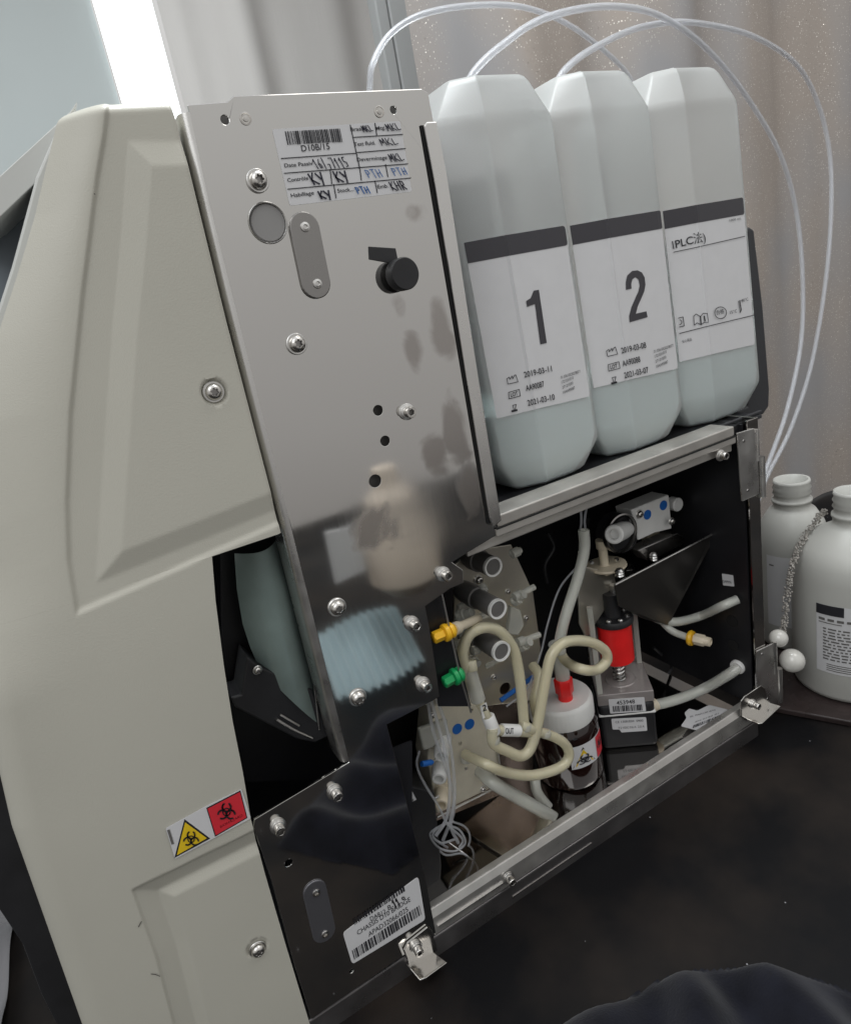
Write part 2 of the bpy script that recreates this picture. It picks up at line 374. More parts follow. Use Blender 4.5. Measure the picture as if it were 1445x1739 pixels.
def shell_y(x, z, xl):
    y = -.002
    e = x-xl; rad = .012
    xa = interp(cA, z); rd = max(.006, xa-xl); fb = sm((z-ZA+.03)/.06)
    ya = .010*((xa-x)/rd)**1.5 if x < xa else 0
    yb = .010*(1-math.sqrt(max(0, 1-(1-e/rad)**2))) if e < rad else 0
    y += fb*ya+(1-fb)*yb
    y += .0013*sm(sdpoly(x, z, pA)/.0022)
    y -= .0023*max(0, min(1, sdpoly(x, z, pB)/.0095)) if z > -.2 else 0
    if z < -.2: y += .0012*sm(sdpoly(x, z, pC)/.0012) + .003*max(0, min(1, (sdpoly(x, z, pC)-.001)/.009)) - .0022*max(0, min(1, (sdpoly(x, z, pC)-.0105)/.006))
    for s_ in scs:
        d = math.hypot(x-s_.x, z-s_.z); y += .0022*sm((.0062-d)/.0012)
    return y
zt = at(284,165,-.002).z; zb = -.403; NC = 190
rows = []; nz = 460
for i in range(nz+1):
    z = zt+(zb-zt)*i/nz
    if rows and rows[-1][0] > zN >= z: rows.append((zN+1e-5, 0)); rows.append((zN-1e-5, 1))
    rows.append((z, 0 if z > zN else 1))
g = G(); V = []; Fc = []
for z, side in rows:
    xl = interp(cL, z); xr = interp(cR1 if side == 0 else cR2, z)
    if z > zt-.004: xl += .002*(1-(zt-z)/.004)**2
    for k in range(NC+1):
        x = xl+(xr-xl)*k/NC; y = shell_y(x, z, xl)
        if xr-x < .002 and side == 0: y += .0008*(1-(xr-x)/.002)**2
        if zt-z < .004: y += .004*(1-(zt-z)/.004)**2
        V.append((x, y, z))
W = NC+1
for i in range(len(rows)-1):
    if rows[i][1] != rows[i+1][1]:   # the notch: join only the part present in both rows
        xr2 = interp(cR2, zN)
        continue
    for k in range(NC): a = i*W+k; Fc.append((a, a+1, a+W+1, a+W))
# join rows at the notch
i0 = [i for i in range(len(rows)-1) if rows[i][1] != rows[i+1][1]][0]
# (upper row is spaced wider than the lower one; the two rows lie 0.02 mm apart, so the seam is closed by the lower row's skirt)
g.add(V, Fc)
me_o = build('side_cover', g, 'cream', A, smooth=True, auto=False, recalc=False)
bm = bmesh.new(); bm.from_mesh(me_o.data)
r = bmesh.ops.extrude_edge_only(bm, edges=[e for e in bm.edges if e.is_boundary])
bmesh.ops.translate(bm, verts=[v for v in r['geom'] if isinstance(v, bmesh.types.BMVert)], vec=(0, .03, 0))
bmesh.ops.recalc_face_normals(bm, faces=bm.faces[:]); bm.to_mesh(me_o.data); bm.free(); me_o.data.shade_smooth(); me_o.data.set_sharp_from_angle(angle=math.radians(50))

# front parts seen past the cover
g = G()
g.prism([at(-60,325,.02), at(0,298,.02), at(120,188,.02), at(131,171,.02), at(100,240,.02), at(58,312,.02), at(0,368,.02), at(-60,400,.02)], (0,.05,0))
build('display_lid', g, 'creamlid', A, bevel=.001)
g = G(); g.prism([at(61,300,.016), at(99,212,.016), at(104,400,.016), at(60,520,.016), at(-40,760,.016), at(-60,680,.016), at(-2,520,.016), at(20,452,.016)], (0,.03,0))
build('front_panel', g, 'creamlid', A, bevel=.001)
g = G(); g.prism([at(-60,380,.06), at(0,345,.06), at(60,300,.06), at(200,330,.06), at(260,700,.06), at(-200,900,.06)], (0,.01,0))
build('display_back', g, mat('grey blue plastic', (.2,.23,.26), .5), A)
# black base under the cover's curved front edge
g = G(); g.prism([at(-80,1180,.02), at(100,1180,.02), at(260,1800,.02), at(95,1740,.02), at(70,1690,.02), at(38,1605,.02), at(-80,1430,.02)], (0,.05,0))
build('base_skirt', g, 'black', A, bevel=.001)

# ---- chassis plate
def circ(px, py, r_, n=20, y=0.): 
    c = at(px, py, y); return [Vector((c.x+r_*math.cos(6.2832*i/n), y, c.z+r_*math.sin(6.2832*i/n))) for i in range(n)]
out = [(306,188),(303,178),(386,172),(397,162),(716,150),(727,157),(736,205),(748,290),(790,570),(842,882),(850,905),(792,940),(768,955),(786,968),(787,990),(764,1000),(722,1030),(728,1060),(733,1090),(742,1150),(746,1183),(736,1190),(657,1231),(680,1320),(722,1490),(740,1585),(529,1732),(500,1640),(462,1500),(430,1405),(432,1392),(583,1300),(540,1130),(500,970),(470,850),(440,735),(380,500),(340,340)]
smallh = [(382,203,.0018),(668,186,.0017),(642,697,.0026),(654,749,.0026),(637,817,.0033),(490,1466,.0022),(597,1650,.0014)]
FR = .0045; LE = {(306,188),(303,178),(583,1300),(540,1130),(500,970),(470,850),(440,735),(380,500),(340,340)}
g = G(); g.prism([at(*p)+Vector((FR-.0009 if p in LE else 0,0,0)) for p in out], (0,.0015,0), holes=[circ(*h) for h in smallh]+[circ(455,378,.0082,32)])
build('chassis_plate', g, 'plate', A, bevel=.0003, seg=2)
# backing seen through the holes
for px, py, r_ in smallh:
    g = G(); g.lathe(at(px, py, .006), (0,-1,0), [(r_+.002,0),(r_+.002,.0005)], 16); build('hole_backing', g, 'grey', A)
g = G(); g.lathe(at(455,378,.0012), (0,-1,0), [(.0081,-.002),(.0081,0),(.0076,.0006)], 40)
build('blanking_plug', g, mat('grey plug', (.27,.265,.26), .5, noise=.05), A, smooth=True)
g = G(); g.lathe(at(455,378,-.0002), (0,-1,0), [(.0083,0),(.0086,.0004),(.0089,0)], 40, caps=False)
build('plug_rim', g, 'bright', A, smooth=True)
# bent edge of the plate on the left
g = G(); prof = []
Lp = [(306,190),(380,500),(440,735),(470,850),(540,1130),(583,1298)]
for p in Lp:
    c = at(*p); rr = FR
    ring = [Vector((c.x+rr-.0006 - rr*math.sin(t), .0001+rr - rr*math.cos(t), c.z)) for t in [i*math.pi/2/10 for i in range(11)]] + [Vector((c.x-.0006, .02, c.z))]
    prof.append(ring)
V = [v for ring in prof for v in ring]; n_ = len(prof[0])
Fc = [(i*n_+k, i*n_+k+1, (i+1)*n_+k+1, (i+1)*n_+k) for i in range(len(prof)-1) for k in range(n_-1)]
g.add(V, Fc)
build('plate_flange', g, 'bright', A, smooth=True, auto=False)
# embossed rings
for px, py in ((417,201),(644,189)):
    g = G(); g.lathe(at(px, py), (0,-1,0), [(.0026,0),(.0026,.0004),(.0021,.0005),(.0019,.0002),(.0013,.0002),(.0012,.0006),(.0005,.0007)], 24)
    build('rivet', g, 'screw', A, smooth=True)
# oblong patches with rivets
def oblong(p0, p1, r_, m, h):
    a = at(*p0); b = at(*p1); d = (a-b).normalized(); n = Vector((d.z, 0, -d.x)); P = []
    for c, s0 in ((a, 1), (b, -1)):
        for i in range(13):
            t = math.pi*i/12; P.append(c + n*(s0*r_*math.cos(t)) + d*(s0*r_*math.sin(t)))
    g = G(); g.prism([p+Vector((0,-.00005,0)) for p in P], (0,-h,0)); return build('oblong_patch', g, m, A, bevel=.0005)
o = oblong((516,388),(535,480), .0072, 'dksteel', .0016)
for p in ((516,386),(537,482)):
    g = G(); g.lathe(at(*p)+Vector((0,-.0016,0)), (0,-1,0), [(.0023,0),(.0021,.0006),(.0011,.0009),(.0009,.0001)], 20); build('rivet', g, 'bright', o, smooth=True)
o = oblong((534,1513),(550,1582), .0068, mat('worn steel patch', (.22,.22,.24), .4, .8), .0009)
for p in ((536,1515),(551,1585)):
    g = G(); g.lathe(at(*p)+Vector((0,-.001,0)), (0,-1,0), [(.0023,0),(.0021,.0006),(.0011,.0009),(.0009,.0001)], 20); build('rivet', g, 'screw', o, smooth=True)

# ---- screws
hexf = lambda t: 1/math.cos((t % (math.pi/3))-math.pi/6)*.87
star = lambda t: 1+.22*math.cos(6*t)
SC = {}
def screw(px, py, kind, y=0., s=1., parent=None, fixed=None):
    parent = parent or A; loc = fixed if fixed is not None else at(px, py, y)
    if kind not in SC:
        SC[kind] = {}
        if kind == 'cap':
            hd = [(.0028,.0022),(.0031,.0026),(.0031,.0062),(.0028,.0067),(.0019,.0067,1),(.0018,.0066,1)]; ws = [(.0046,0),(.0046,.001),(.0043,.0012),(.0040,.0012),(.0040,.0022),(.0037,.0024),(.001,.0024)]
            so = [(.0019,.0035,1),(.0019,.0066,1)]; fn = hexf
        else:
            hd = [(.0042,.0012),(.0042,.0018),(.0038,.0032),(.0028,.0042),(.0021,.0045),(.0018,.0045,1),(.0017,.0044,1)]; ws = [(.0052,0),(.0052,.0009),(.0049,.0012),(.001,.0012)]
            so = [(.0017,.0025,1),(.0017,.0044,1)]; fn = star
        SC[kind] = (hd, ws, so, fn)
    hd, ws, so, fn = SC[kind]
    key = kind+'_m'
    ax = (0,-1,0)
    if key not in SC:
        g = G(); g.lathe((0,0,0), ax, hd, 48, fn, caps=False); a = bpy.data.meshes.new('screw'); a.from_pydata(g.v, [], g.f); a.materials.append(M['screw']); a.shade_smooth(); a.set_sharp_from_angle(angle=.6)
        g = G(); g.lathe((0,0,0), ax, ws, 32, caps=False); b = bpy.data.meshes.new('washer'); b.from_pydata(g.v, [], g.f); b.materials.append(M['bright']); b.shade_smooth(); b.set_sharp_from_angle(angle=.6)
        g = G(); g.lathe((0,0,0), ax, so, 48, fn, caps=False); g.lathe((0,0,0), ax, [(so[0][0],so[0][1],1),(.0001,so[0][1])], 48, fn, caps=False); c = bpy.data.meshes.new('socket'); c.from_pydata(g.v, [], g.f); c.materials.append(M['dksteel'])
        for q in (a, b, c):
            bm = bmesh.new(); bm.from_mesh(q); bmesh.ops.recalc_face_normals(bm, faces=bm.faces[:]); bm.to_mesh(q); bm.free()
        SC[key] = (a, b, c)
    a, b, c = SC[key]
    o = bpy.data.objects.new('screw', a); COL.objects.link(o); o.parent = parent; o.location = loc-WL[parent.name]; WL[o.name] = loc; o.scale = (s,s,s)
    o.rotation_euler = (random.uniform(-.04,.04), random.uniform(0, 1), random.uniform(-.04,.04))
    for nm, q in (('washer', b), ('socket', c)):
        k = bpy.data.objects.new(nm, q); COL.objects.link(k); k.parent = o
    return o
for p in ((437,307),(503,584),(572,1031),(607,1184)): screw(*p, 'pan', s=.96)
for p in ((690,699),(752,975),(699,1059),(718,1162),(472,1403),(568,1345)): screw(*p, 'cap', s=.95)
for p in ((362,665),(437,1611)): screw(*p, 'pan', y=-.0012 if p[1] < 1000 else .002, s=.92)
# ---- latch knob
g = G(); K = at(674, 468); g.lathe(K, (0,-1,0), [(.0040,0),(.0040,.0015),(.0070,.0022),(.0077,.003),(.0077,.0088),(.0072,.0096),(.001,.0096)], 40)
kn = build('latch_knob', g, 'black', A, smooth=True)
g = G(); y_ = -.0005
g.prism([at(626,418,y_), at(672,421,y_), at(677,446,y_), at(683,466,y_), at(668,466,y_), at(661,446,y_), at(627,440,y_)], (0,.0014,0))
build('latch_tab', g, 'black', kn, bevel=.0002)
# ---- post on the right of the plate
g = G(); g.prism([at(721,212,-.003), at(725,206,-.003), at(742,205,-.003), at(760,300,-.003), at(800,560,-.003), at(852,884,-.003), at(838,896,-.003), at(832,880,-.003), at(780,560,-.003), at(741,320,-.003)], (0,.0018,0))
build('edge_strip', g, 'bright', A, bevel=.0006)
g = G(); g.prism([at(714,212,-.0008), at(722,212,-.0008), at(780,560,-.0008), at(834,888,-.0008), at(828,890,-.0008), at(773,560,-.0008)], (0,.0006,0))
build('edge_gap', g, 'hole', A)

# ---- beam below the bottles, rail, right post
x0 = at(850,890).x-.004; x1 = at(1247,735).x
g = G(); g.box((x0,0,-.1345),(x1,.02,-.1275)); g.box((x0,-.0012,-.1400),(x1,.004,-.1347)); g.box((x0-.02,.0025,-.1465),(x1,.0052,-.1402))
build('upper_beam', g, mat('satin steel', (.52,.50,.465), .42, .7, rvar=.1, nscale=70), A, bevel=.0008)
g = G(); g.box((x0,-.0016,-.1352),(x1,-.0003,-.1343)); build('beam_groove', g, 'hole', A)
fr = at(735,1575).x
g = G(); V = [Vector((x, y, z)) for x in (fr, .4185) for y, z in ((.0004,-.3855),(.0004,-.3716),(.0030,-.3668),(.0085,-.3668),(.0085,-.3700),(.0036,-.3735),(.0036,-.3855))]
n_ = 7; g.add(V, [(i, (i+1) % n_, n_+(i+1) % n_, n_+i) for i in range(n_)]+[tuple(range(n_)), tuple(range(n_, 2*n_))[::-1]])
rail = build('rail_lip', g, mat('satin rail steel', (.50,.485,.46), .36, .75, rvar=.14, nscale=60, noise=.12), A, bevel=.0007)
g = G(); g.box((-.005,.0002,-.4035),(.4185,.016,-.3862)); build('lower_rail', g, mat('dark rail steel', (.20,.19,.19), .34, .85, rvar=.12, nscale=35, noise=.2), A, bevel=.0009)
g = G(); g.box((.101,-.0008,-.3795),(.158,.0006,-.3786)); build('rail_slot', g, 'bright', rail)
g = G(); g.box((.158,-.0003,-.3957),(.230,.0004,-.3953)); g.box((.158,-.0003,-.3970),(.1590,.0004,-.3954)); build('rail_fold', g, 'screw', rail)
screw(862,1490, 'cap', s=.95); screw(1222,773, 'cap', y=-.001, s=.9)
# right-hand post and hinges
g = G(); g.box((.4182,.0002,-.3667),(.4305,.002,-.1275)); g.box((.4290,.002,-.3667),(.4305,.03,-.1275))
build('rear_post', g, 'mirror', A, bevel=.0004)
def hinge(corners, pin, name='hinge'):
    g = G(); g.prism([at(*p, -.0002) for p in corners], (0,-.0014,0)); o = build(name, g, 'bright', A, bevel=.0004)
    for a, b, r_ in pin:
        g = G(); P = at(*a, -.001); Q = at(*b, -.001); Q.x = P.x; g.lathe(P, Q-P, [(r_,0),(r_,(Q-P).length)], 20); build('hinge_pin', g, 'bright', o, smooth=True)
    return o
h = hinge([(1249,735),(1277,727),(1283,742),(1287,838),(1258,851)], [((1284,729),(1291,780),.0018),((1292,775),(1297,842),.0028)])
for p in ((1263,749),(1270,833)):
    g = G(); g.lathe(at(*p,-.0016), (0,-1,0), [(.0013,0),(.0011,.0004),(.0004,.0004),(.0003,0)], 14); build('rivet', g, 'dksteel', h)
h = hinge([(1283,1105),(1310,1092),(1316,1110),(1321,1195),(1288,1212),(1283,1180)], [((1315,1090),(1322,1140),.0018),((1323,1135),(1327,1190),.0024)])
for p in ((1294,1111),(1303,1187)):
    g = G(); g.lathe(at(*p,-.0016), (0,-1,0), [(.0013,0),(.0011,.0004),(.0004,.0004),(.0003,0)], 14); build('rivet', g, 'dksteel', h)
# foot brackets with out-turned tabs
def foot(P, tab, sc, sub):
    g = G(); g.prism([at(*p, -.0004) for p in P], (0,-.0014,0))
    g.prism(tab, (0,0,.0012)); o = build('foot_bracket', g, 'steel', A, bevel=.0005, seg=3); screw(*sc, 'cap', y=-.0018, s=.9, parent=o); return o
a = at(690,1640,-.0005); b = at(734,1618,-.0005)
foot([(684,1612),(690,1600),(724,1573),(732,1578),(741,1612),(697,1645)], [a, b, b+Vector((.004,-.0125,0)), a+Vector((.006,-.0155,0)), a+Vector((.002,-.0145,0))], (706,1608), 1)
a = at(1266,1222,-.0005); b = at(1306,1195,-.0005)
foot([(1256,1190),(1262,1182),(1290,1163),(1297,1168),(1303,1196),(1264,1224),(1257,1216)], [a, b, b+Vector((.002,-.009,0)), a+Vector((.004,-.0125,0)), a+Vector((.001,-.011,0))], (1278,1196), 1)

# ---- interior box
g = G(); g.box((.084,.15,-.39),(.4195,.153,-.12)); build('back_wall', g, 'blackin', A)
g = G(); g.box((.4165,.0035,-.372),(.4182,.15,-.13)); rw = build('right_wall', g, 'blackin', A)
g = G(); g.box((.07,.009,-.388),(.4182,.15,-.385)); build('floor_pan', g, 'mirror', A)
g = G(); g.box((.0,.016,-.392),(.42,.2,-.388)); g.box((-.02,.19,-.4),(.42,.2,.08)); build('chassis_back', g, 'blackin', A)
g = G(); g.box((.084,.006,-.137),(.4182,.15,-.130)); build('inner_roof', g, 'blackin', A)
g = G(); g.box((.08,.02,-.39),(.0835,.15,.09)); g.box((-.06,.15,-.39),(.08,.153,.09)); build('inner_partition', g, 'blackin', A)
g = G(); g.box((.0785,.012,-.12),(.196,.2,.088)); build('inner_housing', g, 'grey', A)

# cavity between the cover and the plate: smoked cylinder in a black frame
g = G(); y_ = .03
pts = [(396,950),(410,1060),(440,1136)]; V = []
colL = [(398,940),(402,1000),(412,1060),(425,1100),(441,1137)]; colR = [(470,915),(496,985),(512,1060),(532,1150),(556,1240)]
n_ = 12; V = []; Fc = []
for (a0, b0), (a1, b1) in zip(colL, colR):
    A0 = at(a0, b0, y_); B0 = at(a1, b1, y_)
    for k in range(n_+1):
        t = k/n_; P = A0.lerp(B0, t); P.y -= .012*math.sin(math.pi*t); V.append(P)
for i in range(4):
    for k in range(n_): q = i*(n_+1)+k; Fc.append((q, q+1, q+n_+2, q+n_+1))
g.add(V, Fc); build('smoked_cover', g, 'teal', A, smooth=True)
g = G(); g.prism([at(375,930,.045), at(600,880,.045), at(640,1320,.045), at(380,1330,.045)], (0,.002,0)); build('cavity_back', g, 'blackin', A)
g = G(); g.prism([at(*p,.022) for p in ((420,1115),(441,1132),(530,1172),(560,1250),(535,1262),(505,1256),(470,1238),(400,1202),(392,1185),(410,1180))], (0,.02,0)); cb = build('cavity_base', g, 'black', A, bevel=.001)
g = G(); g.tube([at(470,1222,.021), at(500,1240,.021), at(530,1254,.021)], .0008, 8); g.tube([at(476,1214,.021), at(508,1233,.021)], .0006, 8); g.tube([at(500,1010,.024), at(528,1130,.022), at(542,1240,.021)], .0004, 8)
build('chrome_trim', g, 'bright', cb, smooth=True)
screw(437,1138, 'pan', y=.021, s=.5)
# black inside edge under the step
g = G(); g.prism([at(436,1395,.004), at(583,1306,.004), at(700,1260,.004), at(700,1480,.004), at(470,1480,.004)], (0,.002,0)); build('inner_edge', g, 'blackin', A)

# ---- labels
def Q0(y): return lambda px, py: at(px, py, y)
def hand(p, s, a, w, h, mi, lw=2.0, slant=-.06):
    """handwritten capitals as pen strokes, a = lower left pixel"""
    GL = {'M': [[(0,0),(.15,1),(.5,.35),(.8,1),(1,0)]], 'K': [[(.1,0),(.15,1)],[(.9,1),(.15,.45),(1,0)]], 'L': [[(.1,1),(.15,.05),(.95,.15)]], 'Y': [[(0,1),(.45,.5)],[(1,1),(.3,-.1)]],
          'P': [[(.1,0),(.15,1),(.8,.9),(.8,.55),(.15,.45)]], 'T': [[(0,1),(1,1.05)],[(.5,1),(.45,0)]], 'H': [[(.1,0),(.15,1)],[(.9,1),(.85,0)],[(.1,.5),(.9,.55)]], 'R': [[(.1,0),(.15,1),(.8,.9),(.75,.55),(.2,.5),(.9,0)]],
          '1': [[(.2,.7),(.6,1),(.5,-.1)]], '6': [[(.8,1),(.2,.5),(.3,0),(.8,.1),(.7,.45),(.25,.4)]], '/': [[(.6,1.1),(.3,-.1)]], '7': [[(0,1),(.9,1),(.4,-.15)]], '5': [[(.9,1),(.2,1),(.2,.6),(.8,.5),(.7,0),(.1,0)]], '0': [[(.5,1),(.1,.5),(.5,0),(.9,.5),(.5,1)]], '|': [[(.5,1.1),(.45,-.2)]], ',': [[(.2,.4),(.8,.4),(.4,-.2)]]}
    ax, ay = a; n = len(s); cw = w/n
    for i, ch in enumerate(s):
        for st in GL.get(ch, []):
            P = []
            for (u, v) in st:
                u += random.uniform(-.05,.05); v += random.uniform(-.05,.05)
                x = ax+(i+u*.78)*cw; y = ay - v*h + (i+u)*cw*slant; x -= 0.22*(v*h)*.9 * -.0 + v*h*.2*1
                x -= v*h*.4
                P.append((x, y))
            p.line(P, lw, mi, 2)
def fn(p):
    ln = lambda a, b, w=1.6: p.line([a, b], w, 0, 1)
    p.bars((483,223),(577,218), 23, 34, seed=5); p.text('D10B/15', (512,257),(560,253), 10.5, 0, .01)
    # printed grid
    ln((477,269),(604,260)); ln((482,294),(692,278)); ln((488,321),(697,302))
    ln((600,233),(683,228)); ln((604,259),(688,252))
    ln((594,212),(610,285)); ln((636,209),(639,229)); ln((610,284),(613,306)); ln((560,289),(563,312)); ln((654,279),(658,300)); ln((566,313),(570,336)); ln((636,307),(640,327))
    T = lambda s, a, b, h=6.4: p.text(s, a, b, h, 0, .01)
    T('Bras.',(595,223),(615,221)); T('Mtg.',(638,221),(654,219)); T('Test fluid.',(601,248),(637,245)); T('Deverminage',(606,274),(657,270))
    T('Date Passiv',(483,284),(531,280)); T('Contr\u00f4le',(488,309),(523,305)); T('Habillage',(494,335),(533,330)); T('Stock...',(573,327),(600,324)); T('Emb.',(641,320),(659,318))
    hand(p,'MKL',(617,224),18,10,1,1.5); hand(p,'MKL',(658,222),25,11,1,1.5); hand(p,'MKL',(648,247),31,11,1,1.5); hand(p,'MKL',(664,274),24,12,1,1.6)
    hand(p,'16/,7115',(536,286),58,15,1,1.6); hand(p,'KY',(532,314),26,19,1,2.6); hand(p,'KY',(573,309),24,17,1,2.6)
    hand(p,'PTH',(625,302),27,13,2,1.3); hand(p,'PTH',(669,298),25,12,2,1.3); hand(p,'KY',(545,338),22,13,1,2.8); hand(p,'PTH',(607,329),23,11,2,1.8); hand(p,'KHR',(666,323),27,14,1,1.8)
DN = (.2,.98)
label_part('asset_label', [(462,219),(679,205),(699,325),(492,349)], Q0(0), A, fn, ['ink','pen','bluepen'], lab='white label with a barcode, a printed grid and handwritten initials')
def fn(p):
    b_ = lambda a, c, h, n, s_: p.bars(a, c, h, n, seed=s_)
    b_((599,1562),(687,1503),9,26,2); b_((597,1614),(713,1536),16,34,3)
    p.text('DAB12', (629,1564),(655,1550), 7); p.text('B-', (659,1546),(668,1541), 8); p.text('CHASSIS D10 BRIDGE', (607,1588),(697,1530), 7.6); p.text('APAD32066/025', (626,1591),(693,1547), 8)
    hand(p, '11', (669,1541), 12, 11, 0, 2.2, -.5); p.arc((684,1525), 2.2, 0, 6.28, 1.5, 0)
DN = (.26,.965)
label_part('asset_label', [(582,1585),(710,1489),(722,1562),(598,1638)], Q0(0), A, fn, ['ink'], r=6, lab='white label with two barcodes and three printed lines')
DN = (.2,.98)
def fn(p):
    p.poly([(313,1391),(357,1424),(296,1457)], 0, 0); p.poly([(314,1396),(351,1423),(300,1452)], 1, 1); p.bio((324,1424), 13, 0)
    p.poly([(350,1372),(408,1342),(420,1389),(365,1421)], 0, 0); p.poly([(352,1373),(407,1344.5),(418,1388),(366,1418)], 2, 1); p.bio((384,1378), 15, 0)
    p.text('BIOHAZARD', (374,1406),(412,1386), 4.5, 0)
    p.line([(286,1410),(293,1432)], 4.5, 3, 1)
cq = lambda px, py: at(px, py, -.0024 if True else 0)
label_part('biohazard_label', [(281,1407),(352,1368),(410,1340),(426,1390),(297,1459)], lambda px, py: at(px, py, -.0023), A, fn, ['ink','yellow','redp','grey'], r=3, lab='white label with a yellow triangle and a red square, each with a biohazard sign')

p = Print(lambda a, b: at(a, b, -.0015), off=.0007)
p.line([(235,1572),(238,1566),(240,1563)], 1.6); p.line([(256,1652),(264,1653),(271,1656)], 1.4); p.line([(300,820),(301,823)], 1.5); p.line([(160,329),(161,331)], 1.6)
build('scuff_marks', p.g, mat('scuff', (.12,.11,.10), .7), A, recalc=False)['kind'] = 'stuff'
# ---- pinch valves on their bracket
yv = .062
g = G(); g.prism([at(*p,yv) for p in ((772,960),(800,935),(868,925),(905,1005),(918,1100),(905,1190),(820,1200),(786,1180),(770,1080))], (0,.0018,0), holes=[circ(872,1060,.006,20,yv), circ(858,1170,.005,20,yv), circ(800,1165,.004,20,yv)])
vb = build('valve_bracket', g, 'beigesteel', A, bevel=.0004)
for (px, py, L_) in ((838,963,.030),(846,1035,.044),(852,1107,.044)):
    f_ = at(px, py, yv-L_); R_ = pr(f_, 17)
    g = G(); g.lathe(f_, (0,1,0), [(R_*.95,.0008),(R_*1.05,.001),(R_*1.05,L_*.52),(R_*1.0,L_*.53),(R_*1.22,L_*.54),(R_*1.26,L_*.8),(R_*1.1,L_-.0003)], 32)
    o = build('pinch_valve', g, 'grey', A, smooth=True)
    g = G(); g.lathe(f_, (0,1,0), [(R_*.84,.001),(R_*.84,0),(R_*1.04,-.0002),(R_*1.06,.002)], 36, caps=False); build('end_ring', g, 'ring', o, smooth=True)
for p in ((812,985),(876,1125)): screw(*p, 'pan', y=yv, s=.75)
for (a, b) in (((775,1060),(832,1042)),((872,1015),(907,997)),((878,1092),(916,1078)),((800,1106),(838,1094)),((868,942),(884,934))):
    g = G(); P = at(*a, .04); Q = at(*b, .04); g.lathe(P, Q-P, [(.0021,0),(.0034,.0004),(.0034,.006),(.0022,.0065),(.0022,(Q-P).length)], 16); build('port_fitting', g, 'clear', A, smooth=True)
for (a, b, r_) in (((778,1048),(800,1040),.0042),((800,1120),(812,1128),.0036),((872,1022),(890,1010),.0038),((818,995),(826,1012),.003),((884,1098),(900,1090),.0042),((770,1095),(800,1086),.0026),((812,1075),(834,1066),.0022),((826,1132),(850,1120),.002)):
    g = G(); P = at(*a, .044); Q = at(*b, .036); g.lathe(P, Q-P, [(r_*.8,0),(r_,.0004),(r_,(Q-P).length*.5),(r_*.7,(Q-P).length*.55),(r_*.7,(Q-P).length)], 14); build('port_fitting', g, 'clear', A, smooth=True)
for p in ((795,1000),(893,1050),(862,1005),(838,1150),(905,1150)): screw(*p, 'pan', y=yv, s=.45)
g = G(); g.prism([at(*p,.048) for p in ((780,1030),(798,1020),(808,1040),(800,1062),(812,1085),(798,1100),(782,1092),(776,1060))], (0,.004,0)); build('clear_plate', g, 'clear', A, bevel=.0006)
g = G(); g.prism([at(*p,.048) for p in ((868,1030),(884,1036),(890,1062),(880,1080),(862,1076),(866,1052))], (0,.004,0)); build('clear_plate', g, 'clear', A, bevel=.0006)
for k, P in enumerate([[(930,905),(940,930),(925,960),(930,990)],[(1000,880),(985,930),(1005,970),(1000,1010),(985,1040)],[(1110,1100),(1140,1130),(1130,1160),(1150,1200)]]):
    g = G(); g.tube([at(*p,.1) for p in P], .0016, 8); build('black_cable', g, 'black', A, smooth=True)
# slot behind the plate edge and coloured bulkhead fittings
g = G(); g.prism([at(*p,.008) for p in ((720,1030),(750,1008),(762,1060),(785,1140),(800,1200),(745,1200))], (0,.001,0)); build('slot_panel', g, 'blackin', A)
g = G(); g.tube([at(750,1008,.002), at(768,1090,.002), at(782,1150,.002), at(800,1210,.002)], .0006, 6); build('panel_edge', g, 'bright', A)
hx = lambda t: 1/math.cos((t % (math.pi/3))-math.pi/6)*.93
for (a, c, mm, nm) in (((735,1084),(772,1068),'yelpl','yellow'),((753,1160),(786,1142),'green','green')):
    P = at(*a,.004); Q = at(*c,.004); L_ = (Q-P).length
    g = G(); g.lathe(P, Q-P, [(.0028,0),(.0034,.0005,1),(.0034,L_*.45,1),(.0026,L_*.46),(.0052,L_*.5),(.0055,L_*.6),(.0052,L_*.68),(.0034,L_*.7),(.0046,L_*.74),(.0048,L_*.88),(.003,L_)], 30, hx)
    build('bulkhead_fitting', g, mm, A, smooth=True)['label'] = nm+' plastic bulkhead fitting'
g = G(); P = at(768,1070,.006); Q = at(812,1050,.03); g.lathe(P, Q-P, [(.004,0),(.004,.008),(.0028,.009),(.0028,(Q-P).length)], 16); build('barb_fitting', g, 'ivory', A, smooth=True)

# ---- manifold block lower left, fittings, floor tray, black box
ym = .05
g = G(); g.prism([at(*p,ym) for p in ((735,1200),(815,1178),(838,1235),(848,1300),(838,1338),(742,1384),(727,1290))], (0,.02,0))
mb = build('manifold_block', g, mat('frosted acrylic block', (.6,.56,.46), .3, noise=.12, nscale=40, coat=.3), A, bevel=.0015)
for p in ((776,1238),(797,1230)):
    g = G(); g.lathe(at(*p,ym), (0,-1,0), [(pr(at(*p,ym),9.5),.0001),(pr(at(*p,ym),9.5),.0005)], 24); build('blue_dot', g, 'blue', mb)
for p in ((781,1262),(791,1305),(800,1205)):
    g = G(); g.lathe(at(*p,ym), (0,-1,0), [(.0014,0),(.0012,.0008),(.0004,.0009)], 14); build('rivet', g, 'bright', mb, smooth=True)
for (p, mm) in (((752,1252),'white'),((748,1290),'white'),((752,1333),'ivory')):
    P = at(*p,ym+.002); d = Vector((-.55,-.8,-.05)).normalized()
    g = G(); g.lathe(P, d, [(.0062,0),(.0062,.006),(.0052,.0065),(.0052,.018),(.0045,.019),(.0032,.019),(.003,.013)], 24); build('end_fitting', g, mm, A, smooth=True)
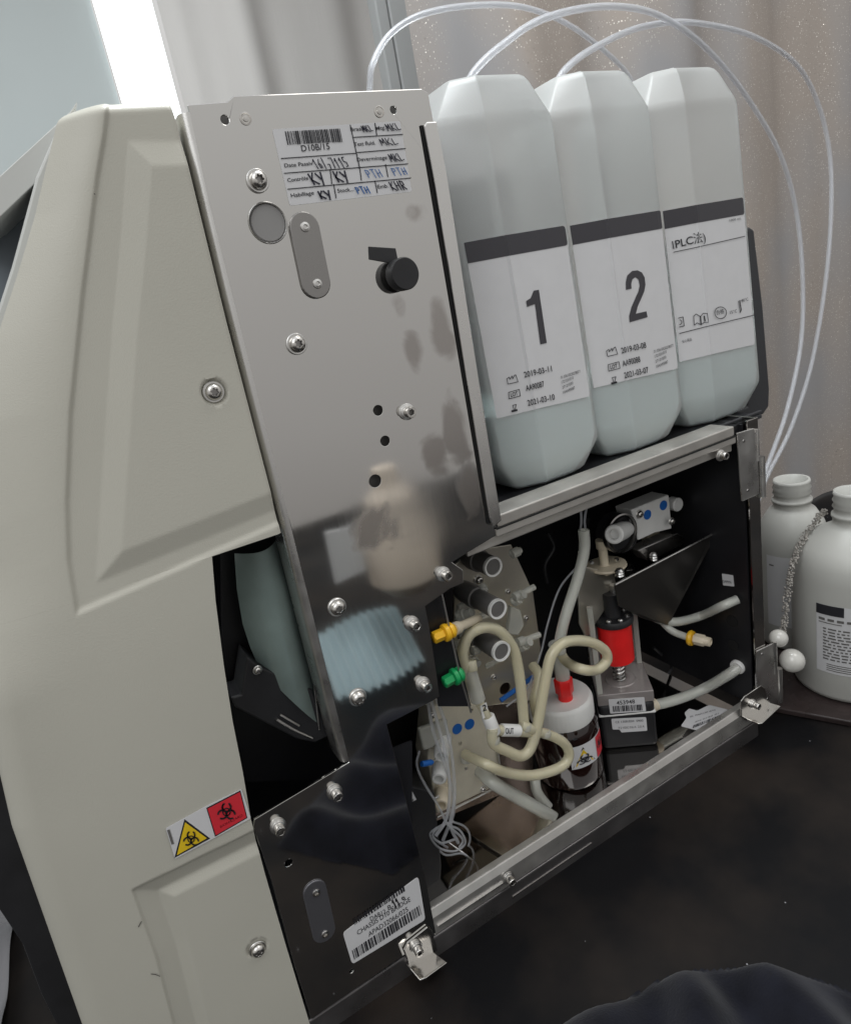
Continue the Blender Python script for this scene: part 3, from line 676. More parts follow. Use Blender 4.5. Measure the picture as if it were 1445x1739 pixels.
g = G(); g.lathe(at(716,1298,.03), (1,.2,-.5), [(.0018,0),(.002,.002),(.002,.008),(.001,.01)], 14); build('blue_collar', g, 'blue', A, smooth=True)
g = G(); g.tube([at(850,1190,.05), at(875,1172,.05), at(905,1150,.06)], .0018, 8); build('blue_sleeve', g, 'blue', A, smooth=True)
g = G(); g.prism([atz(*p,-.3845) for p in ((752,1392),(838,1342),(962,1412),(884,1478))], (0,0,.0025)); build('floor_plate', g, mat('warm polished steel', (.62,.57,.5), .13, 1, rvar=.08, nscale=18), A, bevel=.0008)
g = G(); g.prism([at(*p,.07) for p in ((720,1180),(850,1150),(905,1200),(905,1330),(850,1350),(740,1395))], (0,.0015,0)); build('rear_bracket', g, mat('brown steel', (.20,.16,.14), .25, .9, rvar=.1, nscale=30), A)
for P in ([(742,1388),(790,1364),(838,1340)], [(815,1180),(838,1236),(848,1300)]):
    g = G(); g.tube([at(*p,ym-.001) for p in P], .0009, 8); build('bracket_lip', g, 'bright', mb, smooth=True)
for p, s_ in (((820,1340),.5),((733,1215),.5)): screw(*p, 'pan', y=ym, s=s_)
g = G(); g.prism([at(*p,.046) for p in ((712,1240),(760,1222),(764,1262),(720,1275))], (0,.004,0)); build('clamp_block', g, 'clear', A, bevel=.001)
for k, P in enumerate([[(742,1405),(730,1418),(745,1440),(772,1446),(790,1432),(780,1410),(760,1402)],[(735,1430),(755,1452),(785,1450),(800,1462)],[(724,1350),(716,1390),(730,1420),(760,1440)],[(765,1395),(790,1405),(798,1425),(790,1450)]]):
    g = G(); hollow(g, [at(*p,.035+.004*k) for p in P], .0008, 10, 8); build('thin_tube', g, 'ptfe', A, smooth=True)
g = G(); g.prism([at(*p,.012) for p in ((742,1557),(806,1496),(818,1490),(826,1500),(760,1552),(745,1567))], (0,.006,0)); build('copper_rail', g, mat('warm copper steel', (.55,.40,.32), .3, .9, rvar=.1, nscale=50), A, bevel=.0015)
# black box left with a small label
g = G(); g.prism([at(*p,.035) for p in ((672,1330),(738,1345),(750,1470),(745,1560),(700,1560))], (0,.04,0)); build('black_module', g, 'black', A, bevel=.001)
def fn(p): p.bars((692,1358),(702,1356),4,6,seed=3); p.line([(691,1353),(699,1350)],1.6); p.line([(694,1364),(705,1360)],1.4)
label_part('small_label', [(686,1345),(698,1341),(707,1358),(692,1367)], Q0(.0348), A, fn, ['ink'], r=1)
g = G(); g.prism([atz(*p,-.383) for p in ((738,1548),(830,1478),(842,1490),(745,1566))], (0,0,.003)); build('steel_bar', g, 'beigesteel', A, bevel=.0008)
g = G(); g.tube([at(760,1430,.05), at(790,1452,.04), at(808,1468,.03), at(812,1486,.02)], .0007, 8); build('wire_clip', g, 'bright', A, smooth=True)
def fn(p): p.line([(820,1492),(838,1480)],1.5)
g = G(); g.prism([atz(*p,-.3845) for p in ((808,1494),(845,1466),(858,1476),(820,1508))], (0,0,.0003)); build('small_label', g, 'paper', A)
# thin clear tubes
for k, (dx, P) in enumerate([(0, [(732,1190),(742,1225),(756,1280),(764,1340),(758,1390),(740,1420)]), (0, [(742,1188),(758,1235),(768,1290),(772,1350),(765,1400),(778,1432)]), (0, [(727,1194),(735,1240),(752,1290),(768,1340),(770,1380),(752,1428)]),
      (0, [(712,1276),(708,1300),(720,1330),(745,1370),(760,1400),(785,1425),(780,1440)]), (0, [(770,1395),(745,1405),(735,1420),(750,1432),(775,1425)]), (0, [(724,1380),(732,1362),(745,1352)])]):
    g = G(); g.tube([at(*p,.03+.003*(k % 3)) for p in P], .0012 if k < 3 else .0008, 8); build('thin_tube', g, 'ptfe', A, smooth=True)

# ---- pump, turned a little towards the open side
PA = math.radians(-35); YC = .062; pcn = at(1056,1180,YC); cx, cy = pcn.x, pcn.y; hw = .0225
def rotp(g):
    for v in g.v:
        dx, dy = v.x-cx, v.y-cy; v.x = cx+dx*math.cos(PA)-dy*math.sin(PA); v.y = cy+dx*math.sin(PA)+dy*math.cos(PA)
    return g
PN = Vector((math.sin(PA), -math.cos(PA), 0)); PF = Vector((cx, cy, 0))+PN*hw
def PQ(px, py): d = ray(px, py); return CAM+d*((PF-CAM).dot(PN)/d.dot(PN))
def zc(px, py, back=.0): d = ray(px, py); o_ = PF-PN*back; return (CAM+d*((o_-CAM).dot(PN)/d.dot(PN))).z
zt1 = zc(1056,1178)
g = G(); g.box((cx-hw,cy-hw,-.3848),(cx+hw,cy+hw,zt1-.0105)); pump = build('pump_motor', rotp(g), 'black', A, bevel=.004, seg=3)
zw = zc(1056,1214); g = G(); g.box((cx-hw-.0003,cy-hw-.0003,zw-.001),(cx+hw+.0003,cy+hw+.0003,zw+.0008)); build('motor_band', rotp(g), 'white', pump, bevel=.0006)
g = G(); g.box((cx-hw,cy-hw,zt1-.0103),(cx+hw,cy+hw,zt1)); g.lathe((cx,cy-.002,zt1-.0005), (0,0,1), [(.013,0),(.0125,.0014),(.008,.0018)], 32)
build('pump_base', rotp(g), mat('glossy cast block', (.34,.31,.30), .14, .3, coat=.6, noise=.12, nscale=50), A, bevel=.003, seg=3)
zs = zc(1050,1127,hw-.012); g = G(); P = []; sx, sy = cx-.003, cy-.003
for i in range(6*14+1): t = i/14*2*math.pi; P.append((sx+.0044*math.cos(t), sy+.0044*math.sin(t), zt1+.001+(zs-zt1-.001)*i/(6*14)))
g.tube(P, .001, 6, 1, smooth=False); g.lathe((sx,sy,zt1), (0,0,1), [(.0022,0),(.0022,zs-zt1)], 12)
build('pump_spring', g, 'bright', A, smooth=True)
zr = zc(1047,1064,hw-.012); g = G(); g.lathe((sx,sy,zs), (0,0,1), [(.0130,0),(.0137,.0008),(.0137,zr-zs)], 40); build('pump_piston', g, 'red', A, smooth=True)['label'] = 'bright red cylinder'
zd = zr+.012; g = G(); g.lathe((sx,sy,zr+.0003), (0,0,1), [(.0145,0),(.0158,.001),(.0160,.0038),(.0148,.0058),(.007,.0062),(.0065,.012),(.0062,.026)], 40)
pc = build('pump_head', g, 'black', A, smooth=True)
for a in (-2.6,-1.8,-1.0,-.1):
    g = G(); g.lathe((sx+.0115*math.cos(a),sy+.0115*math.sin(a),zr+.0060), (0,0,1), [(.002,0),(.002,.001),(.0012,.0018),(.0003,.0018)], 14); build('bolt', g, 'bright', pc, smooth=True)
for a_, b_ in ((-1,-1),(1,1),(-1,1)):
    g = G(); X_ = cx+a_*(hw-.003); Y_ = cy+b_*(hw-.003); g.box((X_-.0022,Y_-.0022,zt1+.0002),(X_+.0022,Y_+.0022,zd+.012)); build('pump_column', rotp(g), 'clear', A, bevel=.0006)
g = G(); g.box((cx-hw,cy+hw-.001,zt1+.0002),(cx+hw,cy+hw+.001,zd+.02)); build('pump_frame', rotp(g), 'dksteel', A, bevel=.0005)
g = G(); g.lathe((sx+.004,sy,zd), (0,0,1), [(.003,0),(.003,.02)], 14); build('pump_stem', g, 'bright', A, smooth=True)
def fn(p): p.text('453948', (1047,1197),(1078,1194), 6.5, 0, .01); p.bars((1040,1199),(1090,1196), 10, 22, seed=9)
DN = (.12,.99)
label_part('barcode_label', [(1033,1188),(1094,1184),(1097,1208),(1036,1212)], PQ, A, fn, ['ink'], r=2, lab='white label reading 453948 above a barcode', out=PN)
def fn(p): p.text('CE 130R/E04  0900', (1045,1228),(1092,1225), 3.6); p.text('7.5 VDC 0.6 A  2.0 A', (1050,1238),(1094,1235), 3.6)
label_part('barcode_label', [(1038,1221),(1097,1218),(1099,1241),(1055,1244),(1052,1239),(1040,1239)], PQ, A, fn, ['ink'], r=2, lab='white label with two printed lines', out=PN)
# sloping plate over the pump, and pale bracket beside it
g = G(); g.prism([at(1045,994,.036), at(1210,907,.036), at(1213,914,.036), at(1135,1062,.05), at(1095,1052,.05), at(1052,1030,.04)], (0,.0016,0)); sp = build('sloping_plate', g, mat('dark polished plate', (.10,.095,.09), .3, .8), A)
g = G(); g.tube([at(1044,993,.0355), at(1212,906,.0355)], .0009, 8, smooth=False); build('plate_edge', g, 'bright', sp, smooth=True)
g = G(); g.prism([at(*p,.062) for p in ((980,960),(1040,972),(1050,1000),(1010,1062),(996,1085),(984,1060))], (0,.0015,0)); build('pale_bracket', g, 'beigesteel', A, bevel=.0005)
# upper block
yu = .055
g = G(); g.prism([at(*p,yu) for p in ((1072,866),(1136,840),(1141,898),(1112,905),(1084,918))], (0,.018,0)); ub = build('upper_block', g, 'white', A, bevel=.001)
for p in ((1099,874),(1126,858)):
    g = G(); g.lathe(at(*p,yu), (0,-1,0), [(pr(at(*p,yu),8.5),.0001),(pr(at(*p,yu),8.5),.0005)], 24); build('blue_dot', g, 'blue', ub)
screw(1085,873,'pan',y=yu,s=.7); 
g = G(); g.lathe(at(1146,856,yu+.005), (0,-1,0), [(.0058,-.004),(.0058,.003),(.005,.004),(.001,.0042)], 24); build('round_cap', g, 'white', A, smooth=True)
g = G(); g.lathe(at(1052,905,.062), (0,-1,0), [(.0155,-.01),(.0155,.004),(.0148,.006),(.0135,.006),(.013,.002),(.001,.002)], 40); so_ = build('solenoid_body', g, 'black', A, smooth=True); g = G(); g.lathe(at(1052,905,.054), (0,-1,0), [(.0158,-.002),(.0160,.0028),(.0148,.0032),(.0146,.001)], 44, caps=False); build('ring', g, 'dksteel', so_, smooth=True)
P = at(1064,898,.058); Q = at(1042,908,.04); g = G(); g.lathe(P, Q-P, [(.006,0),(.006,.01),(.007,.0105),(.0072,(Q-P).length-.001),(.0062,(Q-P).length),(.0042,(Q-P).length),(.004,(Q-P).length-.006)], 30); build('end_fitting', g, 'white', A, smooth=True)
g = G(); g.lathe(at(1030,960,.065), (0,0,1), [(.0155,-.001),(.016,0),(.0155,.0012),(.001,.0012)], 36); dd = build('round_flange', g, 'ivory', A, smooth=True)
g = G(); g.lathe(at(1028,975,.065), (0,0,1), [(.0042,0),(.0042,.008),(.0036,.009),(.0036,.022),(.005,.023),(.005,.03)], 20); build('flange_stem', g, 'ivory', dd, smooth=True)
for p in ((1005,957),(1047,952)):
    g = G(); g.lathe(at(*p,.058), (0,0,1), [(.0018,0),(.0018,.0015),(.001,.0022)], 12); build('bolt', g, 'bright', dd, smooth=True)
g = G(); g.prism([at(*p,.05) for p in ((1082,935),(1150,905),(1162,912),(1160,925),(1110,950),(1100,952))], (0,.012,0)); build('guide_block', g, 'dksteel', A, bevel=.001)
for p, s_ in (((1110,948),.0032),((1052,975),.0038)):
    g = G(); g.lathe(at(*p,.045)-Vector((0,0,.002)), (0,0,1), [(s_*.7,0),(s_,.001),(s_*.8,.002),(s_,.003),(s_*.8,.004),(s_,.005),(s_*.6,.0065)], 20); build('bolt', g, 'bright', A, smooth=True)
screw(1140,885,'pan',y=.05,s=.6)
g = G(); g.prism([at(*p,.07) for p in ((1100,905),(1120,900),(1122,925),(1102,930))], (0,.008,0)); build('spacer', g, 'ivory', A, bevel=.0006)
g = G(); g.prism([at(*p,.07) for p in ((1045,970),(1075,955),(1095,1000),(1090,1040),(1045,1025))], (0,.02,0)); build('bearing_block', g, 'dksteel', A, bevel=.002)

# ---- right wall: label, holes, plug
RQ = lambda px, py: atx(px, py, .4163)
def fn(p): p.text('GAMMA', (1228,989),(1243,991), 4.5)
DN = (.1,1)
label_part('small_label', [(1226,974),(1245,977),(1247,996),(1228,994)], RQ, A, fn, ['ink'], r=1.5, out=Vector((-1,0,0)))
for p in ((1243,1055),(1245,1096)):
    g = G(); g.lathe(RQ(*p), (-1,0,0), [(.0052,0),(.0052,.0004)], 20); build('wall_hole', g, 'hole', A)
def hose(P, r_, m, name='hose', lab=None, rv=None):
    g = G(); hollow(g, P, r_*(1.12 if r_ > .002 else 1), 20, 10); o = build(name, g, m, A, smooth=True)
    if lab: o['label'] = lab
    return o
hose([at(1095,1040,.06), at(1120,1052,.055), at(1150,1056,.05), at(1190,1046,.045), atx(1225,1030,.405), atx(1252,1018,.4163)], .0034, 'hosecl')
hose([at(1112,1198,.05), at(1150,1188,.046), at(1195,1170,.04), atx(1235,1147,.408), atx(1256,1132,.4163)], .004, 'hosecl')
g = G(); g.lathe(atx(1250,1135,.413), (1,.1,.1), [(.0056,0),(.0062,.0008),(.0062,.0034),(.005,.004)], 20); build('hose_fitting', g, 'ring', A, smooth=True)
g = G(); g.lathe(at(1112,1196,.05), (-1,.1,-.1), [(.0055,-.001),(.0055,.006)], 16); build('hose_fitting', g, 'ivory', A, smooth=True)
hose([at(1100,1248,.05), at(1150,1240,.05), at(1200,1228,.05), at(1235,1216,.05)], .0034, 'hosecl')
hose([at(1098,1035,.06), at(1120,1052,.058), at(1142,1072,.05), at(1172,1084,.045)], .0028, 'hosecl')
P = at(1170,1083,.045); Q = at(1212,1092,.025); g = G(); g.lathe(P, Q-P, [(.0035,-.001),(.0062,0),(.0068,.0015),(.0062,.0035),(.0036,.004)], 24); build('yellow_washer', g, 'yelpl', A, smooth=True)
g = G(); g.lathe(P, Q-P, [(.0034,.004),(.0046,.005,1),(.0046,.013,1),(.0040,.0135),(.0038,.018),(.0026,.0185),(.002,.014)], 24, hx); build('plug', g, 'ivory', A, smooth=True)
def fn(p): p.text('EL PAD130 APA', (1172,1220),(1215,1208), 4); p.bars((1178,1233),(1243,1208), 9, 26, seed=12); p.text('SN 0152 01', (1180,1229),(1220,1214), 3.6)
DN = (-.2,.6)
FQ = lambda px, py: atz(px, py, -.3795)
o = label_part('floor_label', [(1156,1234),(1166,1220),(1162,1212),(1170,1204),(1184,1208),(1204,1198),(1244,1208),(1210,1240),(1194,1244)], FQ, A, fn, ['ink'], r=3, out=Vector((0,0,1)), thick=.0004)

# ---- thick tubing in front
hz = lambda P, y: [at(*p[:2], p[2] if len(p) > 2 else y) for p in P]
hose(hz([(800,1168),(788,1130),(786,1105),(797,1078),(822,1066),(848,1072),(870,1098),(879,1130),(885,1175),(890,1232)], .022), .0033, 'hose', lab='yellowed tube arching over the pinch valves')
hose(hz([(836,1236),(838,1262),(862,1276),(884,1284),(900,1272),(912,1235),(920,1190),(928,1145),(938,1110),(962,1090),(1000,1090),(1026,1104),(1030,1122),(1012,1138),(985,1136),(962,1124,.04),(950,1106,.05)], .018), .0034, 'hose', lab='yellowed tube looping beside the waste jar')
hose(hz([(842,1240),(892,1243),(925,1246),(957,1262),(966,1284),(950,1304),(905,1317),(860,1312),(825,1298),(790,1282,.045)], .020), .0033, 'hose')
hose(hz([(815,1310,.05),(838,1330),(880,1355),(925,1380),(960,1402)], .03), .0044, 'hosecl')
hose(hz([(908,1320,.05),(912,1345,.045),(930,1370,.04),(965,1408)], .03), .0036, 'hosecl')
hose(hz([(991,900),(992,935),(980,985),(962,1040),(952,1080),(948,1110)], .038), .0036, 'hosecl')
hose(hz([(982,960),(950,1000),(930,1060),(918,1110),(895,1170),(860,1200)], .05), .0008, 'ptfe', 'thin_tube')
hose(hz([(985,905),(987,880),(984,850)], .045), .0009, 'ptfe', 'thin_tube'); hose(hz([(994,905),(993,880),(999,850)], .045), .0009, 'ptfe', 'thin_tube')
hose(hz([(905,1130,.05),(915,1150,.04),(908,1190,.035),(912,1215,.04)], .03), .0034, 'hose')
for (px, py, y, r_) in ((893,1236,.019,.0040),(838,1258,.018,.0042),(926,1247,.019,.0040),(950,1106,.036,.0046),(791,1290,.044,.0040),(828,1320,.045,.0052)):
    a_ = at(px, py, y); g = G(); g.lathe(a_-Vector((0,0,.002)), (.15,.1,1), [(r_*.92,0),(r_,.0006),(r_,.0036),(r_*.92,.0042)], 22); build('hose_clamp', g, 'clear', A, smooth=True)
# connector and markers on the tubing
for (a, b, r_, m, y) in (((795,1135),(812,1190),.0050,'clear',.022),((812,1190),(830,1222),.0030,'hose',.022),((828,1216),(840,1246),.0045,'white',.021),((797,1122),(800,1140),.0044,'hose',.022),((884,1232),(906,1240),.0036,'hose',.02)):
    P = at(*a, y); Q = at(*b, y-.002); g = G(); L_ = (Q-P).length; g.lathe(P, Q-P, [(r_*.9,0),(r_,.0006),(r_,L_-.0006),(r_*.9,L_)], 20); build('tube_connector', g, m, A, smooth=True)
P = at(852,1240,.0195); Q = at(880,1241,.0195); g = G(); g.lathe(P, Q-P, [(.0040,0),(.0042,.0003),(.0042,(Q-P).length)], 24); mk = build('tube_marker', g, 'white', A, smooth=True)
DN = (.05,1)
p = Print(Q0(.0195-.0043)); p.text('OUT', (858,1246),(872,1246), 9.5, 0, .02); build('printed_text', p.g, ['ink'], mk, recalc=False)
g = G(); P = at(822,1205,.019); g.box(P-Vector((.0025,.0005,.006)), P+Vector((.0025,.0005,.004))); mk = build('tube_marker', g, 'white', A)
p = Print(Q0(.0183)); p.text('2', (819,1208),(826,1206), 10, 0, .02); build('printed_text', p.g, ['ink'], mk, recalc=False)

# ================================================================== BOTTLE TRAY (part of the analyser)
g = G()
z0 = -.1345
g.box((.196,.012,z0),(.452,.115,z0+.0035)); g.box((.196,.012,z0+.004),(.452,.014,z0+.0065))
tray = build('bottle_tray', g, 'traybk', A, bevel=.0008)
g = G(); out_ = []; y_ = .036
P = [(1268,392),(1272,384),(1281,390),(1296,520),(1307,660),(1306,690),(1297,703),(1262,716),(1200,738),(1100,775),(1000,812),(862,866),(850,862),(853,850),(1000,795),(1270,690)]
g.prism([at(*p, y_) for p in P], (0,.11,0)); build('tray_end_wall', g, 'traybk', tray, bevel=.0015, seg=3)

# ================================================================== REAGENT BOTTLES
HR = .0412; TILT = 0; YF = .020; ZB = -.127; LEAN = .055
def fy(z): return YF+LEAN*(z-ZB)
def lean_at(px, py):
    y = YF
    for _ in range(6): p = at(px, py, y); y = fy(p.z)
    return at(px, py, y)
HW = .0405
def section(s=1.0, top=0):
    # x offsets from the ridge-centred bottle; ridge at -0.010
    return [(-.0385,.0125),(-.0382,.0095),(-.0368,.0072),(-.0114,.0010),(-.010,-.0001),(-.0086,.0007),(HR-.006,.0011),(HR-.0022,.0015),(HR-.0004,.0030),(HR,.006),(HR,.085),(HR-.004,.092),(-.0345,.092),(-.0385,.085)]
def bottle_geo(g, cx, zlo, zhi, inset=0., cap=True):
    S0 = section(); rows = []
    def row(z, kx0=1., kx1=1., dy=0.):
        return [Vector(((cx - TILT*z + (x*(kx1 if x > 0 else kx0))*(1-inset/.04)), fy(z)+dy+ (y if y > .0 else y) + (inset if y < .05 else -inset), z)) for x, y in S0]
    if inset == 0:
        zs_ = [(ZB-.0040,.50,.22,.013),(ZB-.0035,.56,.30,.010),(ZB-.0022,.62,.42,.007),(ZB-.0002,.70,.60,.0045),(ZB+.0015,.74,.68,.0035),(ZB+.0155,.955,.955,.0006),(ZB+.018,.985,.99,.0002),(ZB+.021,1,1,0)] + [(ZB+.021+(.190)*i/10,1,1,0) for i in range(1,10)] + [(.085,1,1,0),(.0885,.985,.99,.0002),(.0915,.93,.965,.001)] + [(.108,.57,.835,.007),(.1112,.50,.80,.009),(.1130,.45,.765,.0115),(.1136,.40,.72,.014)]
    else:
        zs_ = [(ZB-.001,.60,.48,.006),(ZB+.012,.90,.90,.001),(ZB+.023,1,1,0),(zhi,1,1,0)]
    R_ = [row(*a) for a in zs_]; n = len(S0)
    V = [v for r_ in R_ for v in r_]; Fc = [(i*n+k, i*n+(k+1) % n, (i+1)*n+(k+1) % n, (i+1)*n+k) for i in range(len(R_)-1) for k in range(n)]
    Fc.append(tuple(range(n))[::-1]); Fc.append(tuple((len(R_)-1)*n+i for i in range(n))); g.add(V, Fc)
def bq(cx):
    S0 = section()
    def prof(x):
        for (x0_, y0_), (x1_, y1_) in zip(S0[:10], S0[1:10]):
            if x <= x1_: return y0_+(y1_-y0_)*max(0, (x-x0_))/(x1_-x0_)
        return S0[9][1]
    def Q(px, py):
        y = YF
        for _ in range(8):
            p = at(px, py, y); y = fy(p.z)+prof(p.x-cx+TILT*p.z)
        return at(px, py, y)
    return Q
def wrap_poly(g, Q, cx, x0_, x1_, ztop, zbot, r_=.002, off=.0003, mi=0):
    """label sheet following the bottle front between x0 and x1, ztop/zbot functions of x offset"""
    S0 = section(); xs = sorted(set([x0_, x1_]+[x for x, _ in S0[:10] if x0_ < x < x1_]+[x1_-r_*k for k in (.15,.4,1)])); V = []; Fc = []
    def prof(x):
        for (a, b), (c, d) in zip(S0[:10], S0[1:10]):
            if x <= c: return b+(d-b)*max(0, (x-a))/(c-a)
        return S0[9][1]
    for x in xs:
        e = max(0, r_-(x1_-x)); dz = r_-math.sqrt(max(0, r_*r_-e*e))
        for z in (ztop(x)-dz, zbot(x)+dz): V.append((cx+x-TILT*z, fy(z)+prof(x)-off, z))
    for i in range(len(xs)-1): Fc.append((2*i, 2*i+2, 2*i+3, 2*i+1))
    g.add(V, Fc, mi)
RX = [lean_at(862,420).x, lean_at(1037,420).x, lean_at(1186,390).x]
labs = ['translucent reagent bottle marked 1, beside the steel plate', 'translucent reagent bottle marked 2, the middle one of the three', 'translucent reagent bottle furthest right in the tray, its label without a big number']
for i in range(3):
    cx_ = RX[i]+.010; HR = (.0398,.0412,.0450)[i]
    B = empty('reagent_bottle', (cx_, .06, ZB), labs[i], 'bottle', 'reagent bottles in the tray')
    g = G(); bottle_geo(g, cx_, 0, 0); b_ = build('bottle_body', g, 'hdpe', B, smooth=True); b_.data.set_sharp_from_angle(angle=math.radians(75))
    lv = [-.078, -.072, -.070][i]
    g = G(); bottle_geo(g, cx_, 0, lv, inset=.0016); build('liquid', g, 'liquid', B, smooth=True)
    Q = bq(cx_)
    tr = {0: (957,383), 1: (1120,357), 2: (1260,335)}[i]; brp = {0: (995,675), 1: (1145,627), 2: (1280,585)}[i]
    zt_ = Q(*tr).z; zb_ = Q(*brp).z; xr_ = min(HR-.0012, Q(*tr).x-cx_+TILT*zt_+.0006)
    g = G(); wrap_poly(g, Q, cx_, -.0352, xr_, lambda x: zt_, lambda x: zb_+.0025*max(0, min(1, (.036-x)/.045)))
    lb = build('bottle_label', g, 'paper', B, recalc=False)
    g = G(); wrap_poly(g, Q, cx_, -.0352, xr_, lambda x: zt_, lambda x: zt_-.0115, r_=.0019, off=.0005); build('label_band', g, 'band', lb, recalc=False)
    p = Print(Q, off=.0006, sub=True); DN = (.17,.985)
    if i < 2:
        dx, dy = (0, 0) if i == 0 else (151, -39)
        if i == 0: p.poly([(914,491.8),(927.4,582),(916.5,584.6),(907.3,516),(893.9,520.7),(892.3,510.9),(900,506.2),(905.2,493.3)], 1)
        else: p.poly([(700+a*.5156,350+b*.5156) for a, b in ((702,275),(701,250),(706,228),(722,213),(740,211),(754,218),(763,234),(766,258),(762,280),(752,304),(741,328),(734,354),(769,346),(773,365),(714,382),(712,362),(720,332),(732,304),(743,280),(747,260),(743,241),(733,233),(723,240),(719,256),(720,271))], 1)
        if i == 0:
            o1 = (861,652); bx = [((889,641),(936,630),'2019-03-11'),((892,664),(923,656),'AA90087'),((895,689),(941,678),'2021-03-10')]
        else:
            o1 = (1030,605); bx = [((1054,600),(1096,590),'2019-03-08'),((1056,622),(1086,614),'AA90088'),((1059,642),(1100,632),'2021-03-07')]
        for a_, c_, s_ in bx: p.text(s_, a_, c_, 9.5, 0, .012)
        x_, y_ = o1
        p.line([(x_,y_),(x_-2,y_-9),(x_+2,y_-12),(x_+3,y_-8),(x_+7,y_-14),(x_+8,y_-9),(x_+11,y_-15),(x_+13,y_-16),(x_+17,y_-4)], 1.1, 0, closed=True)
        y2 = y_+25; x2 = x_+2; p.line([(x2,y2),(x2-1,y2-11),(x2+17,y2-16),(x2+19,y2-5)], 1.1, 0, closed=True); p.text('LOT', (x2+3,y2-3),(x2+15,y2-6.5), 6.5, 0, .02)
        y3 = y2+22; x3 = x2+5; p.line([(x3,y3-1),(x3+8,y3-3)], 3.5, 0); p.line([(x3+3,y3-4),(x3+1,y3-11),(x3+7,y3-12.5),(x3+5,y3-4)], 1.1, 0)
        xq, yq = (951,638) if i == 0 else (1109,594)
        for k, (s_, w_) in enumerate((('01 03610520278077',33),('1721031010',20),('27121030',18),('10AA90087',20))):
            p.text(s_, (xq+k*1.3,yq+5+k*8.5),(xq+w_+k*1.3,yq+k*8.5-w_*.17), 4.6)
    else:
        p.line([(1142,422),(1140,410)], 1.8); p.text('PLC', (1146,421),(1176,413), 12.5, 0, .01); p.text('\u6cd5)', (1177,413),(1197,409), 14, 0, .0)
        p.line([(1142,428),(1180,420)], 1.2); p.line([(1180,420),(1263,401)], 1.2); p.line([(1152,566),(1195,555)], 1.2); p.line([(1195,555),(1278,535)], 1.2)
        p.text('1000 mL', (1237,376),(1257,372), 3.5); p.text('\u5b89\u5fc3\u7528\u54c1', (1157,582),(1173,578), 4)
        p.line([(1150,540),(1158,538),(1160,553),(1152,555)], 1.2, closed=False); p.arc((1151,547), 4, -1.4, 1.5, 1.2)
        p.line([(1176,537),(1180,533),(1187,537),(1188,551),(1182,548),(1177,552)], 1.1, closed=True); p.line([(1188,537),(1192,532),(1199,532),(1201,547),(1194,547),(1189,551)], 1.1, closed=True); p.text('i', (1194,545),(1196.5,544.5), 9, 0, .04)
        p.arc((1221,531), 10, 0, 6.2832, 1.2); p.text('\u5408\u683c', (1214.5,534),(1228,531), 6)
        p.text('15\u00b0C', (1238,533),(1250,530), 5); p.text('30\u00b0C', (1258,513),(1269,510), 5); p.line([(1254,510),(1257,526),(1255,530)], 1.5); p.line([(1252,511),(1255,528)], .8); p.line([(1255,511),(1260,509)], .8)
    build('printed_text', p.g, ['ink','band'], lb, recalc=False)

# ================================================================== WASTE JAR
JC = at(949,1179,.060); ztp = JC.z; JC.z = -.385
J = empty('waste_jar', JC, 'round amber jar with a white screw lid and biohazard label inside the open analyser', 'jar')
jr = .0275; jt = ztp-.0175
g = G(); g.lathe(JC, (0,0,1), [(jr*.9,.0002),(jr*.97,.001),(jr,.004),(jr,jt-JC.z-.009),(jr*.97,jt-JC.z-.005),(jr*.88,jt-JC.z-.001),(jr*.84,jt-JC.z+.002)], 64); build('jar_body', g, 'amber', J, smooth=True)
g = G(); fl = lambda t: 1+.003*math.cos(48*t); g.lathe((JC.x,JC.y,jt), (0,0,1), [(.0255,0,1),(.0258,.001,1),(.0258,ztp-jt-.0035,1),(.0248,ztp-jt-.0012),(.0235,ztp-jt),(.001,ztp-jt+.0001)], 144, fl); build('jar_lid', g, 'white', J, smooth=True)
cz = at(961,1190,.052); cz.z = ztp; g = G(); g.lathe(cz, (0,0,1), [(.0056,0),(.0056,.005),(.0066,.006,1),(.0068,.018,1),(.006,.019)], 30, hx); build('lid_fitting', g, 'red', J, smooth=True)
g = G(); hollow(g, [cz+Vector((0,0,.017)), cz+Vector((.0,0,.032)), cz+Vector((-.002,0,.050))], .0058, 20); build('inlet_tube', g, 'hosecl', J, smooth=True)
def jq(th, z, off=.0003): return Vector((JC.x+(jr+off)*math.sin(th), JC.y-(jr+off)*math.cos(th), z))
_q = at(961,1316,JC.y-jr*.88); zB_ = _q.z; zA = zB_+.0205
g = G(); n_ = 16; T0, T1 = -.56, .78
def strip(g, t0, t1, za, zb, off, mi=0, n_=10):
    g.add([jq(t0+(t1-t0)*k/n_, z, off) for k in range(n_+1) for z in (za, zb)], [(2*k, 2*k+2, 2*k+3, 2*k+1) for k in range(n_)], mi)
strip(g, T0, T1, zA, zB_, .0003); jl = build('biohazard_label', g, 'paper', J, smooth=True, recalc=False)
class JP(Print): pass
hj = zA-zB_
def JQ(u, v): return jq(T0+(T1-T0)*u, zA-hj*v, .0003)
pj = Print(JQ, Vector((-.1,-.99,0)), .00025); 
strip(pj.g, T0+.66*(T1-T0), T0+.98*(T1-T0), zA-hj*.04, zB_+hj*.04, .0006, 2)
pj.poly([(.29,.1),(.58,.93),(.0+.02,.93)], 0, 0); pj.poly([(.29,.2),(.53,.88),(.08,.88)], 1, 1)
for c_ in ((.30,.65),):
    pj.arc(c_, .09, 0, 6.28, .035, 0, 3)
    for k in range(3): a_ = -1.57+k*2.094; pj.arc((c_[0]+.1*math.cos(a_), c_[1]+.13*math.sin(a_)), .09, a_+.6, a_+5.7, .04, 0, 3)
pj2 = (.82,.45); pj.arc(pj2, .06, 0, 6.28, .03, 0, 4)
